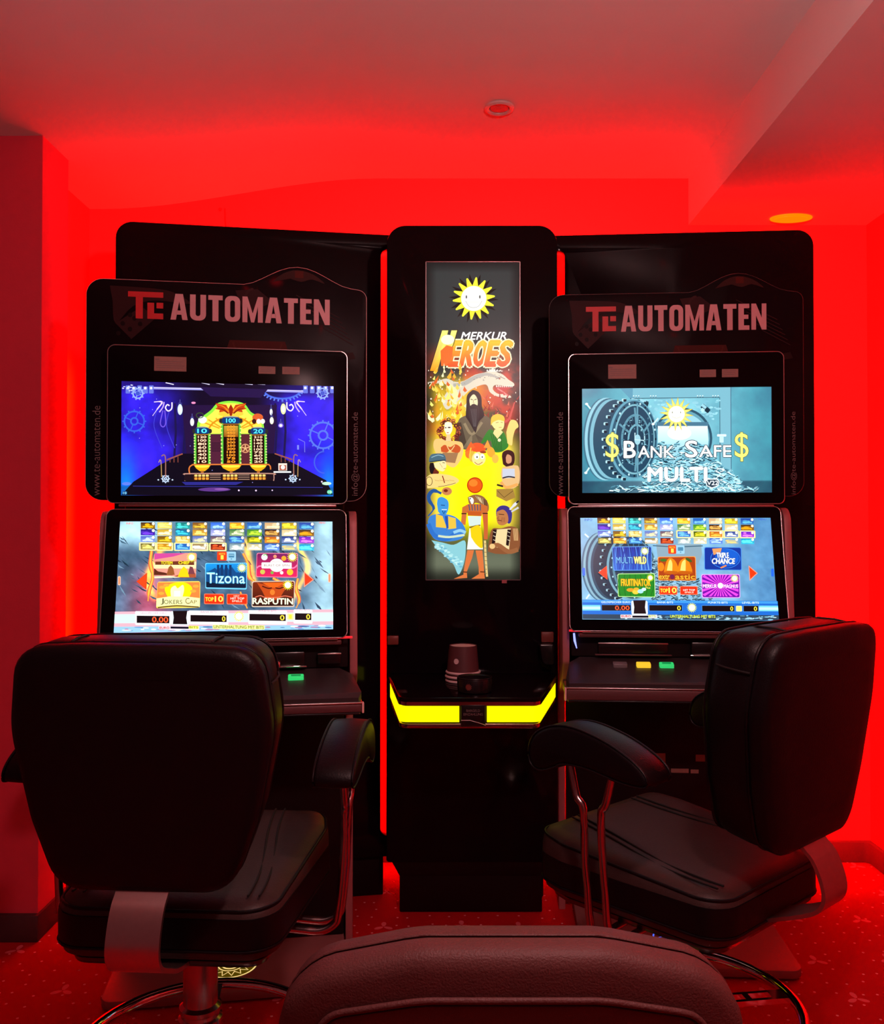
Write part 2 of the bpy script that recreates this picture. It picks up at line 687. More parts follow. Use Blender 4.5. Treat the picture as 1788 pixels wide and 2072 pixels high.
M_tape = mat('pink_tape', (0.5, 0.12, 0.14), 0.6, noise=0.03)
M_reflector = mat('red_brown_plastic', (0.20, 0.04, 0.03), 0.4, noise=0.05)
M_base = mat('carpet_skirting', (0.22, 0.012, 0.016), 0.9, noise=0.25, nscale=300)
M_base_dk = mat('dark_skirting', (0.06, 0.015, 0.018), 0.6, noise=0.15)


def carpet_mat():
    m = bpy.data.materials.new('red_patterned_carpet')
    m.use_nodes = True
    nt = m.node_tree
    L = nt.links.new
    b = nt.nodes['Principled BSDF']
    b.inputs['Roughness'].default_value = 0.95
    b.inputs['Specular IOR Level'].default_value = 0.1
    tc = nt.nodes.new('ShaderNodeTexCoord')

    def node(t, **kw):
        n = nt.nodes.new(t)
        for k, v in kw.items():
            setattr(n, k, v)
        return n

    def math_(op, a, bb=None, c=None):
        n = node('ShaderNodeMath', operation=op)
        for i, q in enumerate((a, bb, c)):
            if q is None:
                continue
            if isinstance(q, (int, float)):
                n.inputs[i].default_value = q
            else:
                L(q, n.inputs[i])
        return n.outputs[0]

    def vor(scale, rnd):
        v = node('ShaderNodeTexVoronoi', voronoi_dimensions='2D', feature='F1')
        v.inputs['Scale'].default_value = scale
        v.inputs['Randomness'].default_value = rnd
        L(tc.outputs['Object'], v.inputs['Vector'])
        return v
    # small dots
    v1 = vor(17.0, 0.55)
    dots = math_('LESS_THAN', v1.outputs['Distance'], 0.062)
    # leaf sprigs: three petals around a cell centre
    S2 = 4.6
    v2 = vor(S2, 0.35)
    sub = node('ShaderNodeVectorMath', operation='SUBTRACT')
    L(tc.outputs['Object'], sub.inputs[0])
    L(v2.outputs['Position'], sub.inputs[1])
    sep = node('ShaderNodeSeparateXYZ')
    L(sub.outputs[0], sep.inputs[0])
    ang = math_('ARCTAN2', sep.outputs[1], sep.outputs[0])
    cs = math_('ABSOLUTE', math_('COSINE', math_('MULTIPLY', math_('ADD', ang, 0.5), 1.5)))
    pet = math_('MULTIPLY', math_('POWER', cs, 2.5), 0.15)
    dist = v2.outputs['Distance']
    spr = math_('MULTIPLY', math_('LESS_THAN', dist, pet), math_('GREATER_THAN', dist, 0.012))
    n1 = node('ShaderNodeTexNoise')
    n1.inputs['Scale'].default_value = 3.0
    n1.inputs['Detail'].default_value = 5
    L(tc.outputs['Object'], n1.inputs['Vector'])
    n2 = node('ShaderNodeTexNoise')
    n2.inputs['Scale'].default_value = 350.0
    L(tc.outputs['Object'], n2.inputs['Vector'])
    base = node('ShaderNodeMix', data_type='RGBA')
    base.inputs[6].default_value = (0.42, 0.004, 0.007, 1)
    base.inputs[7].default_value = (0.62, 0.006, 0.010, 1)
    L(math_('ADD', math_('MULTIPLY', n1.outputs['Fac'], 0.6), math_('MULTIPLY', n2.outputs['Fac'], 0.4)), base.inputs[0])
    m1 = node('ShaderNodeMix', data_type='RGBA')
    m1.inputs[7].default_value = (0.85, 0.32, 0.34, 1)
    L(dots, m1.inputs[0])
    L(base.outputs[2], m1.inputs[6])
    m2 = node('ShaderNodeMix', data_type='RGBA')
    m2.inputs[7].default_value = (0.85, 0.16, 0.20, 1)
    L(math_('MULTIPLY', spr, 0.8), m2.inputs[0])
    L(m1.outputs[2], m2.inputs[6])
    L(m2.outputs[2], b.inputs['Base Color'])
    bp = node('ShaderNodeBump')
    bp.inputs['Strength'].default_value = 0.5
    bp.inputs['Distance'].default_value = 0.004
    L(n2.outputs['Fac'], bp.inputs['Height'])
    L(bp.outputs['Normal'], b.inputs['Normal'])
    return m


M_carpet = carpet_mat()

# ------------------------------------------------------------------ the room
XL, XR, YB, ZC, ZS, XS = -1.354, 1.63, 3.38, 2.61, 2.43, 0.947
YF = -1.6
struct(box('floor', (-3.2, YF, -0.08), (XR + 0.1, YB + 0.1, 0), M_carpet))


def ceil_z(x):
    # the ceiling comes down gently towards the left wall
    t = max(0.0, min(1.0, (-0.25 - x) / 1.05))
    return ZC - 0.118 * t * t * (3 - 2 * t)


_xs = [XR + 0.1, 0.9, 0.3, -0.25] + [-0.25 - 1.05 * k / 14 for k in range(1, 15)] + [-2.0, -3.2]
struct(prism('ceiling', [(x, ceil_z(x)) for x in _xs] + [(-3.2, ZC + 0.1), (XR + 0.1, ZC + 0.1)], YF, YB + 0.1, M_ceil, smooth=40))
struct(box('wall_back', (XL - 0.1, YB, 0), (XR + 0.1, YB + 0.1, ZC), M_wall))
struct(box('wall_right', (XR, YF, 0), (XR + 0.1, YB, ZC), M_wall))
struct(box('wall_left', (XL - 0.1, 2.93, 0), (XL, YB, ZC), M_wall))
# pillar at the left with its own skirting
struct(box('wall_left_front', (-3.2, 2.74, 0), (-1.245, 2.93, 2.51), M_pillar))
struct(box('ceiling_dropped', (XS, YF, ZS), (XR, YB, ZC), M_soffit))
struct(prism('baseboard_back', roundpoly([(XL, YB, 0), (XL, YB - 0.018, 0), (XR - 0.018, YB - 0.018, 0.02), (XR - 0.018, YF, 0), (XR, YF, 0), (XR, YB, 0)]), 0.0, 0.078, M_base, axis='z', bev=0.004))
struct(box('baseboard_left', (XL, 2.93, 0), (XL + 0.014, YB - 0.018, 0.07), M_base, bev=0.003))
struct(box('baseboard_left_front', (-3.2, 2.722, 0), (-1.237, 2.94, 0.082), M_base_dk, bev=0.004))


def downlight(x, y, z, r, label, on, group=None):
    t = empty('ceiling_light', (x, y, z), 0, label, 'ceiling light', group)
    lathe('trim_ring', [(r, 0.0), (r, -0.006), (r * 0.85, -0.009), (r * 0.70, -0.006), (r * 0.66, 0.0)], M_lamp_ring, t, 40)
    lathe('lamp_lens', [(r * 0.66, -0.001), (r * 0.62, -0.004), (r * 0.30, -0.004), (r * 0.1, -0.006), (0.001, -0.006)], on, t, 32)
    return t


p = W(1010, 215, 2.80)
downlight(p.x, p.y, ZC, 0.047, 'round recessed ceiling light, switched off, above the middle column', M_lamp_off)
p = W(1600, 446, 3.30)  # orange hot spot of light, built as a glowing oval instead of lit
t = empty('ceiling_light', (p.x, p.y, ZS), 0, 'oval orange glowing patch imitating a hot spot of light under the dropped ceiling at the right', 'ceiling light')
prism('trim_ring', [(0.078 * math.cos(R(a)), 0.048 * math.sin(R(a))) for a in range(0, 360, 12)], -0.004, 0.0, M_hotspot_or, t, axis='z', bev=0.001)
prism('lamp_lens', [(0.060 * math.cos(R(a)), 0.034 * math.sin(R(a))) for a in range(0, 360, 12)], -0.007, -0.004, M_hotspot_or, t, axis='z', bev=0.001)

spots = [((-0.51, 1.67), 'small red ceiling spotlight, nearest to the left backing board'), ((0.15, 1.14), 'small red ceiling spotlight, second nearest to the left backing board'),
         ((-0.29, 0.45), 'small red ceiling spotlight, farthest from the machines'), ((0.84, 1.09), 'small red ceiling spotlight beside the dropped ceiling at the right')]
for (x, y), lb in spots:
    downlight(x, y, ceil_z(x) - 0.0005, 0.05, lb, M_lamp_red, 'red ceiling spotlights mirrored in the black boards')
pd = empty('added_fill_lamp', (0.35, 0.70, 2.10), 0, 'small unseen hanging lamp added above the foreground chair as room fill', 'lamp')  # hanging body made up to carry the added fill light
tube('cord', [(0, 0, 0.10), (0, 0, 0.30), (0, 0, ZC - 2.10)], 0.003, M_black, pd, 6)
lathe('fill_lamp_holder', [(0.012, 0.065), (0.018, 0.07), (0.018, 0.10), (0.012, 0.11)], M_black, pd, 20)

# ------------------------------------------------------------------ the two backing boards
Z_TOP = 2.285


# left board: local x 0 (outer) .. L (inner, hidden behind the column)
LB0 = W(232, 800, 2.91)
tl = empty('backing_board', (LB0.x, 2.91, 0), R(9.2), 'tall black rounded backing board behind the left slot machine', 'board', 'black backing boards behind the machines')
ex_in = (W(770, 1000, 3.05).x - LB0.x) / CR
ex_tab = (W(800, 1000, 3.05).x - LB0.x) / CR
z500, z1690, z1734 = W(770, 503, 3.05).z, W(770, 1692, 3.05).z, W(770, 1734, 3.05).z
prism('panel', roundpoly([(0, z1734, 0.03), (ex_tab, z1734, 0), (ex_tab, z1690, 0), (ex_in, z1690, 0.03), (ex_in, z500, 0.05), (ex_tab, z500, 0), (ex_tab, Z_TOP, 0), (0, Z_TOP, 0.055)], 8), 0, 0.03, M_gloss, tl, bev=0.002)
tube('rim_glint', [(p.x, 0.031, p.y) for p in roundpoly([(0, z1734, 0.03), (ex_tab, z1734, 0.001), (ex_tab, Z_TOP, 0.001), (0, Z_TOP, 0.055)], 8)], 0.003, M_edge, tl, 6, closed=True, ref=(0, 1, 0))  # pale tube added to imitate light caught along the board edge
box('plinth', (0.03, 0.02, 0), (ex_tab - 0.04, 0.16, z1734 - 0.004), M_dark, tl, 0.004)
box('led_channel', (0.05, 0.031, 0.2), (0.075, 0.045, 2.2), M_edge, tl, 0.003)
# right board
RB0 = W(1648, 800, 3.01)
RB1x = W(1120, 800, 3.077).x
tr = empty('backing_board', (RB1x, 3.077, 0), R(-4.2), 'tall black rounded backing board behind the right slot machine', 'board', 'black backing boards behind the machines')
Lr = (RB0.x - RB1x) / C4
ix = (W(1143, 1000, 3.077).x - RB1x) / C4
prism('panel', roundpoly([(0, 0.13, 0), (Lr, 0.13, 0.03), (Lr, Z_TOP + 0.005, 0.055), (0, Z_TOP + 0.005, 0), (0, z500, 0), (ix, z500, 0.05), (ix, z1690, 0.03), (0, z1690, 0)], 8), 0, 0.03, M_gloss, tr, bev=0.002)
tube('rim_glint', [(p.x, 0.031, p.y) for p in roundpoly([(0, 0.13, 0.001), (Lr, 0.13, 0.03), (Lr, Z_TOP + 0.005, 0.055), (0, Z_TOP + 0.005, 0.001)], 8)], 0.003, M_edge, tr, 6, closed=True, ref=(0, 1, 0))  # same added glint line as on the left board
box('plinth', (0.04, 0.02, 0), (Lr - 0.03, 0.16, 0.126), M_dark, tr, 0.004)
box('led_channel', (Lr - 0.075, 0.031, 0.2), (Lr - 0.05, 0.045, 2.2), M_edge, tr, 0.003)
# ------------------------------------------------------------------ sign board lettering pieces
def letter_polys():
    """heavy condensed capitals, unit height, origin bottom left; returns dict of (width, [polygons])"""
    s = 0.225
    G = {}
    G['T'] = (0.54, [[(0, 1), (0, 0.82), (0.54, 0.82), (0.54, 1)], [(0.27 - s / 2, 0.82), (0.27 - s / 2, 0), (0.27 + s / 2, 0), (0.27 + s / 2, 0.82)]])
    G['E'] = (0.45, [[(0, 0), (s, 0), (s, 1), (0, 1)], [(s, 0), (0.45, 0), (0.45, 0.17), (s, 0.17)], [(s, 0.83), (0.45, 0.83), (0.45, 1), (s, 1)], [(s, 0.42), (0.41, 0.42), (0.41, 0.58), (s, 0.58)]])
    G['A'] = (0.64, [[(0, 0), (0.20, 0), (0.32, 0.72), (0.32, 1), (0.18, 1)], [(0.64, 0), (0.44, 0), (0.32, 0.72), (0.32, 1), (0.46, 1)], [(0.215, 0.2), (0.425, 0.2), (0.40, 0.36), (0.24, 0.36)]])
    G['N'] = (0.62, [[(0, 0), (0.19, 0), (0.19, 1), (0, 1)], [(0.43, 0), (0.62, 0), (0.62, 1), (0.43, 1)], [(0.19, 1), (0.19, 0.55), (0.43, 0), (0.43, 0.45)]])
    G['M'] = (0.78, [[(0, 0), (0.19, 0), (0.19, 1), (0, 1)], [(0.59, 0), (0.78, 0), (0.78, 1), (0.59, 1)], [(0.19, 1), (0.19, 0.62), (0.33, 0), (0.39, 0), (0.39, 0.35)], [(0.59, 1), (0.59, 0.62), (0.45, 0), (0.39, 0), (0.39, 0.35)]])
    o = roundpoly([(0, 0, 0.22), (0.58, 0, 0.22), (0.58, 1, 0.22), (0, 1, 0.22)], 5)
    i = roundpoly([(0.20, 0.17, 0.09), (0.38, 0.17, 0.09), (0.38, 0.83, 0.09), (0.20, 0.83, 0.09)], 5)
    G['O'] = (0.58, [[o[k], o[(k + 1) % len(o)], i[(k + 1) % len(i)], i[k]] for k in range(len(o))])
    ou = roundpoly([(0, 1, 0), (0, 0, 0.24), (0.60, 0, 0.24), (0.60, 1, 0)], 6)
    iu = roundpoly([(0.21, 1, 0), (0.21, 0.17, 0.09), (0.39, 0.17, 0.09), (0.39, 1, 0)], 6)
    G['U'] = (0.60, [[ou[k], ou[k + 1], iu[k + 1], iu[k]] for k in range(len(ou) - 1)])
    return G


def poly_mesh(name, polys, f, m, parent, y, th=0.002):
    """flat raised pieces: polys in (x, z) through f, front at y"""
    verts = []
    faces = []
    for P in polys:
        b = len(verts)
        n = len(P)
        q = [f(p[0], p[1]) for p in P]
        verts += [(a, y, c) for a, c in q] + [(a, y + th, c) for a, c in q]
        faces.append(tuple(range(b, b + n)))
        faces.append(tuple(range(b + n, b + 2 * n))[::-1])
        for k in range(n):
            faces.append((b + k, b + (k + 1) % n, b + n + (k + 1) % n, b + n + k))
    me = bpy.data.meshes.new(name)
    me.from_pydata(verts, [], faces)
    bm = bmesh.new()
    bm.from_mesh(me)
    bmesh.ops.recalc_face_normals(bm, faces=bm.faces)
    bm.to_mesh(me)
    bm.free()
    me.materials.append(m)
    o = bpy.data.objects.new(name, me)
    C.objects.link(o)
    o.parent = parent
    return o


def text_part(name, s, x0, z0, x1, z1, y, m, parent, bold=0.0, rot=False):
    v, f = text_mesh(s, bold)
    lo = v.min(0)
    hi = v.max(0)
    polys = []
    verts = []
    for (a, b) in v:
        fx = (a - lo[0]) / (hi[0] - lo[0])
        fy = (b - lo[1]) / (hi[1] - lo[1])
        if rot:
            verts.append((x1 + (x0 - x1) * fy, y, z0 + (z1 - z0) * fx))
        else:
            verts.append((x0 + (x1 - x0) * fx, y, z0 + (z1 - z0) * fy))
    me = bpy.data.meshes.new(name)
    me.from_pydata(verts, [], f)
    me.materials.append(m)
    o = bpy.data.objects.new(name, me)
    C.objects.link(o)
    o.parent = parent
    return o

# ------------------------------------------------------------------ the pictures on the screens
def sm(x, a, b):
    t = np.clip((x - a) / (b - a), 0, 1)
    return t * t * (3 - 2 * t)


def art_left_upper():
    A = Art((246, 771), (676, 782), (673, 1005), (245, 1002))
    A.org(150, 420, 0.36353)

    def bg(u, v):
        n = vnoise(u, v * 0.56, 9, 3)
        side = np.minimum(1, np.abs(u - 0.49) * 2.1)
        d = sm(side, 0.25, 0.75)
        floor = sm(v, 0.60, 0.98) * (1 - sm(side - (v - 0.6) * 0.9, 0.25, 0.55))
        k = (0.35 + 0.9 * n) * d * (1 - 0.92 * floor) * (0.45 + 0.55 * sm(v, 0.02, 0.15))
        beam = np.exp(-((np.minimum(u, 1 - u) - 0.02) / 0.05) ** 2) * sm(v, 0.35, 0.95)
        r = 12 + 40 * k * (1 - beam) + 10 * n
        g = 8 + 30 * k + 110 * beam * v
        b = 34 + 235 * k + 150 * beam
        bot = sm(v, 0.88, 0.93)
        return r * (1 - 0.3 * bot), g * (1 - 0.3 * bot), b * (1 - 0.55 * bot)
    A.grid(120, 68, bg)
    # drapes and dark stage
    for x in (560, 610, 1120, 1170):
        A.line([(x, 1090), (x + 6, 1250), (x - 4, 1400)], 12, (24, 18, 70))
    A.poly([(262, 1600), (330, 1525), (480, 1430), (610, 1370), (1110, 1370), (1250, 1440), (1400, 1520), (1437, 1600)], (10, 8, 22))
    A.poly([(600, 1100), (1130, 1100), (1110, 1370), (625, 1370)], (34, 16, 58))
    for i in range(26):
        x, y = random.uniform(300, 1400), random.uniform(1000, 1560)
        A.ell(x, y, 2.5, 2.5, (150, 150, 230), 6)
    # faint gears on the walls
    A.gear(335, 1190, 55, (50, 90, 215), 12, 9)
    A.gear(1385, 1270, 72, (80, 110, 220), 16, 10)
    A.ring(1390, 1420, 55, 60, 7, (60, 90, 210), 16, 90, 270)
    A.ring(1160, 1010, 105, 55, 10, (70, 100, 220), 24, 10, 170)
    for k in range(15):
        a = R(10 + 160 * k / 14)
        A.line([(1160 + 108 * math.cos(a), 1010 + 58 * math.sin(a)), (1160 + 122 * math.cos(a), 1010 + 72 * math.sin(a))], 8, (90, 120, 230))
    for cx in (460, 530):
        A.line([(cx, 1130), (cx - 15, 1220), (cx + 30, 1340)], 4, (60, 60, 200), smooth=5)
    # pipe along the top
    A.line([(440, 1005), (860, 1014), (1290, 1026)], 13, (150, 150, 225))
    A.line([(440, 1002), (1290, 1022)], 3, (225, 215, 255))
    A.poly([(700, 1000), (1080, 1012), (1040, 1060), (760, 1052)], (34, 18, 66))
    for x in (510, 710, 790, 950, 1020, 1190):
        A.line([(x, 975), (x + 45, 985)], 5, (220, 215, 250))
    for (x0, x1) in ((300, 430), (1290, 1440)):
        for k in range(5):
            x = x0 + (x1 - x0) * k / 4
            A.rect(x - 13, 990 + 6 * (k % 2), x + 13, 1035, (95, 110, 210), 4)
            A.rect(x - 8, 998, x + 6, 1012, (225, 225, 255), 3)
        cx = (x0 + x1) / 2
        A.gear(cx - 10 if x0 < 900 else cx + 20, 1035, 27, (140, 165, 240), 10, 8)
        A.ell(cx - 10 if x0 < 900 else cx + 20, 1035, 12, 12, (60, 80, 190))
    for k in range(12):
        A.ell(random.uniform(270, 330), random.uniform(975, 1020), 6, 3, (200, 200, 250), 8)
    # scroll ornaments
    for s, cx in ((1, 485), (-1, 1245)):
        A.line([(cx - 48 * s, 1160), (cx - 20 * s, 1120), (cx + 5 * s, 1083), (cx - 40 * s, 1083)], [3, 7, 9, 5], (225, 200, 245), smooth=4)
        A.line([(cx - 10 * s, 1140), (cx + 10 * s, 1110), (cx + 16 * s, 1083)], 7, (190, 160, 235), smooth=4)
        A.line([(cx + 60 * s, 1085), (cx + 58 * s, 1120), (cx + 38 * s, 1133), (cx + 24 * s, 1115), (cx + 34 * s, 1098), (cx + 46 * s, 1104)], 7, (240, 220, 250), smooth=5)
    A.line([(495, 1130), (480, 1200), (495, 1222), (510, 1200), (505, 1130)], 6, (110, 80, 215), smooth=4)
    # hanging lights
    for (x, y, rx, ry, c) in ((590, 1125, 14, 30, (205, 230, 255)), (1165, 1123, 15, 30, (235, 250, 170)), (1097, 1140, 8, 18, (220, 235, 245)), (1100, 1188, 11, 20, (240, 250, 210)), (657, 1195, 11, 22, (225, 240, 250)), (1150, 1215, 14, 12, (140, 110, 240))):
        A.line([(x, y - ry - 25), (x, y)], 3, (90, 90, 170))
        A.rect(x - rx * .7, y - ry - 8, x + rx * .7, y - ry + 6, (60, 60, 130))
        A.ell(x, y, rx, ry, c)
        A.ell(x, y, rx * .55, ry * .6, (255, 255, 255))
    A.ell(665, 1088, 12, 6, (250, 140, 190))
    # arch
    A.poly(catmull([(690, 1262), (690, 1190), (760, 1130), (800, 1090), (870, 1078), (945, 1092), (985, 1140), (1045, 1180), (1060, 1262)], 5), (135, 235, 60))
    A.poly(catmull([(705, 1260), (705, 1200), (770, 1142), (810, 1102), (870, 1090), (935, 1102), (975, 1150), (1035, 1190), (1048, 1260)], 5), [(250, 225, 80)] * 41)
    for k in range(-4, 5):
        A.line([(873 + k * 16, 1230), (873 + k * 42, 1155 + abs(k) * 9)], 7, (225, 150, 30))
    A.ring(873, 1262, 130, 95, 10, (215, 140, 20), 24, 190, 350)
    A.ell(873, 1150, 70, 16, (240, 195, 60))
    # red-orange winged crest
    for s in (-1, 1):
        A.poly([(873, 1150), (873 + s * 25, 1100), (873 + s * 85, 1090), (873 + s * 75, 1112), (873 + s * 88, 1122), (873 + s * 62, 1128), (873 + s * 66, 1142), (873 + s * 38, 1136)], (190, 60, 15))
        A.line([(873 + s * 10, 1140), (873 + s * 40, 1110), (873 + s * 78, 1098)], [9, 6, 3], (240, 130, 30), smooth=4)
        A.line([(873 + s * 14, 1148), (873 + s * 45, 1125), (873 + s * 70, 1120)], [7, 5, 3], (120, 30, 10), smooth=4)
    A.poly([(860, 1120), (873, 1096), (886, 1120), (880, 1156), (873, 1164), (866, 1156)], (150, 35, 10))
    # globes left and right of the arch
    A.ell(715, 1183, 24, 20, (225, 245, 225))
    A.ring(700, 1158, 20, 14, 5, (50, 70, 40))
    A.ell(1022, 1170, 30, 22, (210, 90, 40))
    for dx, c in ((-20, (60, 20, 20)), (5, (250, 240, 230)), (28, (250, 240, 230))):
        A.ell(1022 + dx, 1192, 12, 14, c)
    # panels between the columns
    A.rect(750, 1262, 830, 1432, (78, 30, 52))
    A.rect(915, 1262, 990, 1432, (88, 34, 44))
    for k in range(5):
        A.line([(765, 1312 + 11 * k), (815, 1312 + 11 * k)], 4, (40, 16, 36))
    A.ell(952, 1342, 26, 26, (205, 140, 100))
    A.ell(952, 1342, 20, 20, (110, 45, 35))
    for k in range(5):
        a = R(72 * k - 90)
        A.line([(952, 1342), (952 + 19 * math.cos(a), 1342 + 19 * math.sin(a))], 6, (225, 170, 120))
    # three counting columns
    for (x0, x1, yt, txt, n, dig) in ((672, 753, 1225, '10', 8, ('120', '100', '80', '60', '50', '40', '20', '10')), (822, 924, 1168, '100', 12, ('600', '500', '450', '400', '350', '300', '250', '200', '150', '100', '75', '50')), (982, 1066, 1228, '20', 9, ('210', '190', '140', '110', '100', '75', '60', '40', '20'))):
        cx = (x0 + x1) / 2
        A.rect(x0 - 4, yt + 30, x0 + 8, 1432, (90, 190, 60))
        A.rect(x1 - 8, yt + 30, x1 + 4, 1432, (90, 190, 60))
        for k in range(11):
            y = yt + 40 + (1420 - yt - 40) * k / 10
            A.rect(x0 - 6, y, x0 + 2, y + 6, (225, 240, 140))
            A.rect(x1 - 2, y, x1 + 6, y + 6, (225, 240, 140))
        A.rect(x0 + 8, yt + 30, x1 - 8, 1432, (26, 8, 4))
        if txt == '100':
            A.rect(x0 + 12, yt + 48, x1 - 12, yt + 110, [(190, 150, 50), (150, 80, 20)])
        for k in range(n):
            y0 = yt + 44 + (1425 - yt - 44) * k / n
            h = (1425 - yt - 44) / n
            A.text(dig[k], cx - 23, y0 + h * 0.15, cx + 23, y0 + h * 0.80, (255, 165, 45) if txt == '100' else (250, 225, 190), bold=0.05, outline=(190, 60, 5), ow=0.05)
        A.rect(x0 - 14, yt + 8, x1 + 14, yt + 34, (40, 40, 40), 10)
        A.ell(cx, yt + 4, (x1 - x0) / 2 - 8, 9, (140, 150, 150))
        A.rect(x0 + 2, yt + 2, x1 - 2, yt + 36, (8, 50, 110), 9)
        A.text(txt, cx - 26, yt + 8, cx + 26, yt + 31, (80, 225, 255), bold=0.05)
        A.line([(x0, yt + 40), (x1, yt + 40)], 4, (190, 120, 40))
        A.poly([(x0 - 8, 1432), (x1 + 8, 1432), (x1 - 6, 1452), (cx + 14, 1468), (cx - 14, 1468), (x0 + 6, 1452)], (225, 165, 20))
        A.ell(cx, 1440, (x1 - x0) / 2, 9, (255, 225, 60))
        A.rect(cx - 8, 1466, cx + 8, 1480, (170, 100, 40))
    # pipe work at the base
    A.line([(645, 1490), (640, 1455), (655, 1436), (700, 1432), (1040, 1432), (1085, 1436), (1092, 1460)], 7, (215, 115, 50), smooth=4)
    A.line([(618, 1522), (618, 1490), (650, 1482), (1080, 1482), (1108, 1492), (1108, 1522)], 6, (185, 135, 120), smooth=4)
    A.rect(612, 1486, 1108, 1522, (26, 14, 22), 10)
    for (x0, x1) in ((755, 815), (912, 975)):
        for y in (1490, 1502, 1514):
            A.line([(x0, y), (x1, y)], 4, (165, 130, 110))
    for cx in (710, 868, 1024):
        A.rect(cx - 46, 1484, cx + 44, 1518, (60, 30, 14), 6)
        for k in range(4):
            A.rect(cx - 40 + 21 * k, 1487, cx - 24 + 21 * k, 1499, (250, 205, 110), 3)
            A.rect(cx - 40 + 21 * k, 1503, cx - 24 + 21 * k, 1516, (240, 150, 50), 3)
    for cx in (510, 1215):
        A.gear(cx, 1510, 17, (180, 200, 230), 8, 6)
        for k in range(4):
            A.ell(cx - 40 + 26 * k, 1516, 5, 4, (200, 215, 240), 6)
    # railings
    for s, x0, x1 in ((1, 480, 605), (-1, 1250, 1115)):
        A.line([(x0 + 8 * s, 1385), (x0 + 22 * s, 1378), (x0 + 30 * s, 1400), (x0 + 30 * s, 1500)], 6, (150, 100, 90), smooth=3)
        A.line([(x0 + 38 * s, 1405), (x1, 1372)], 7, (150, 80, 60))
        A.line([(x0 - 8 * s, 1420), (x0 + 4 * s, 1408), (x0 + 8 * s, 1500)], 4, (190, 150, 90), smooth=3)
        for k in range(3):
            A.line([(x0 + (55 + 22 * k) * s, 1402 - 7 * k), (x0 + (55 + 22 * k) * s, 1420)], 5, (120, 60, 50))
    A.line([(1246, 1290), (1282, 1308), (1282, 1365)], 4, (110, 110, 210))
    A.rect(1240, 1325, 1250, 1350, (120, 130, 230))
    # small picture with white strip
    A.rect(1135, 1426, 1183, 1466, (235, 215, 200))
    A.rect(1141, 1436, 1178, 1464, (170, 80, 60))
    A.ell(1160, 1448, 12, 12, (245, 235, 220))
    A.rect(1108, 1470, 1206, 1478, (245, 250, 250), 3)
    # floor glow
    A.poly([(600, 1528), (940, 1528), (900, 1545), (620, 1545)], (40, 40, 130))
    A.line([(330, 1550), (1380, 1560)], 3, (50, 50, 150))
    A.ell(780, 1570, 90, 11, (90, 50, 130))
    A.ell(820, 1568, 40, 6, (130, 80, 160))
    for (x, y, r) in ((915, 1575, 5), (1010, 1576, 5), (1100, 1575, 4), (1375, 1528, 5)):
        A.ell(x, y, r, r, (225, 200, 235), 8)
    A.ell(295, 1537, 26, 9, (90, 120, 250))
    A.ell(1402, 1538, 26, 9, (190, 240, 200))
    A.rect(272, 1578, 298, 1597, (20, 60, 110), 4)
    A.text('10', 276, 1582, 294, 1594, (140, 220, 255), bold=0.03)
    A.ell(1418, 1585, 15, 12, (70, 190, 140))
    A.text('10', 1408, 1579, 1428, 1591, (220, 255, 235), bold=0.03)
    return A


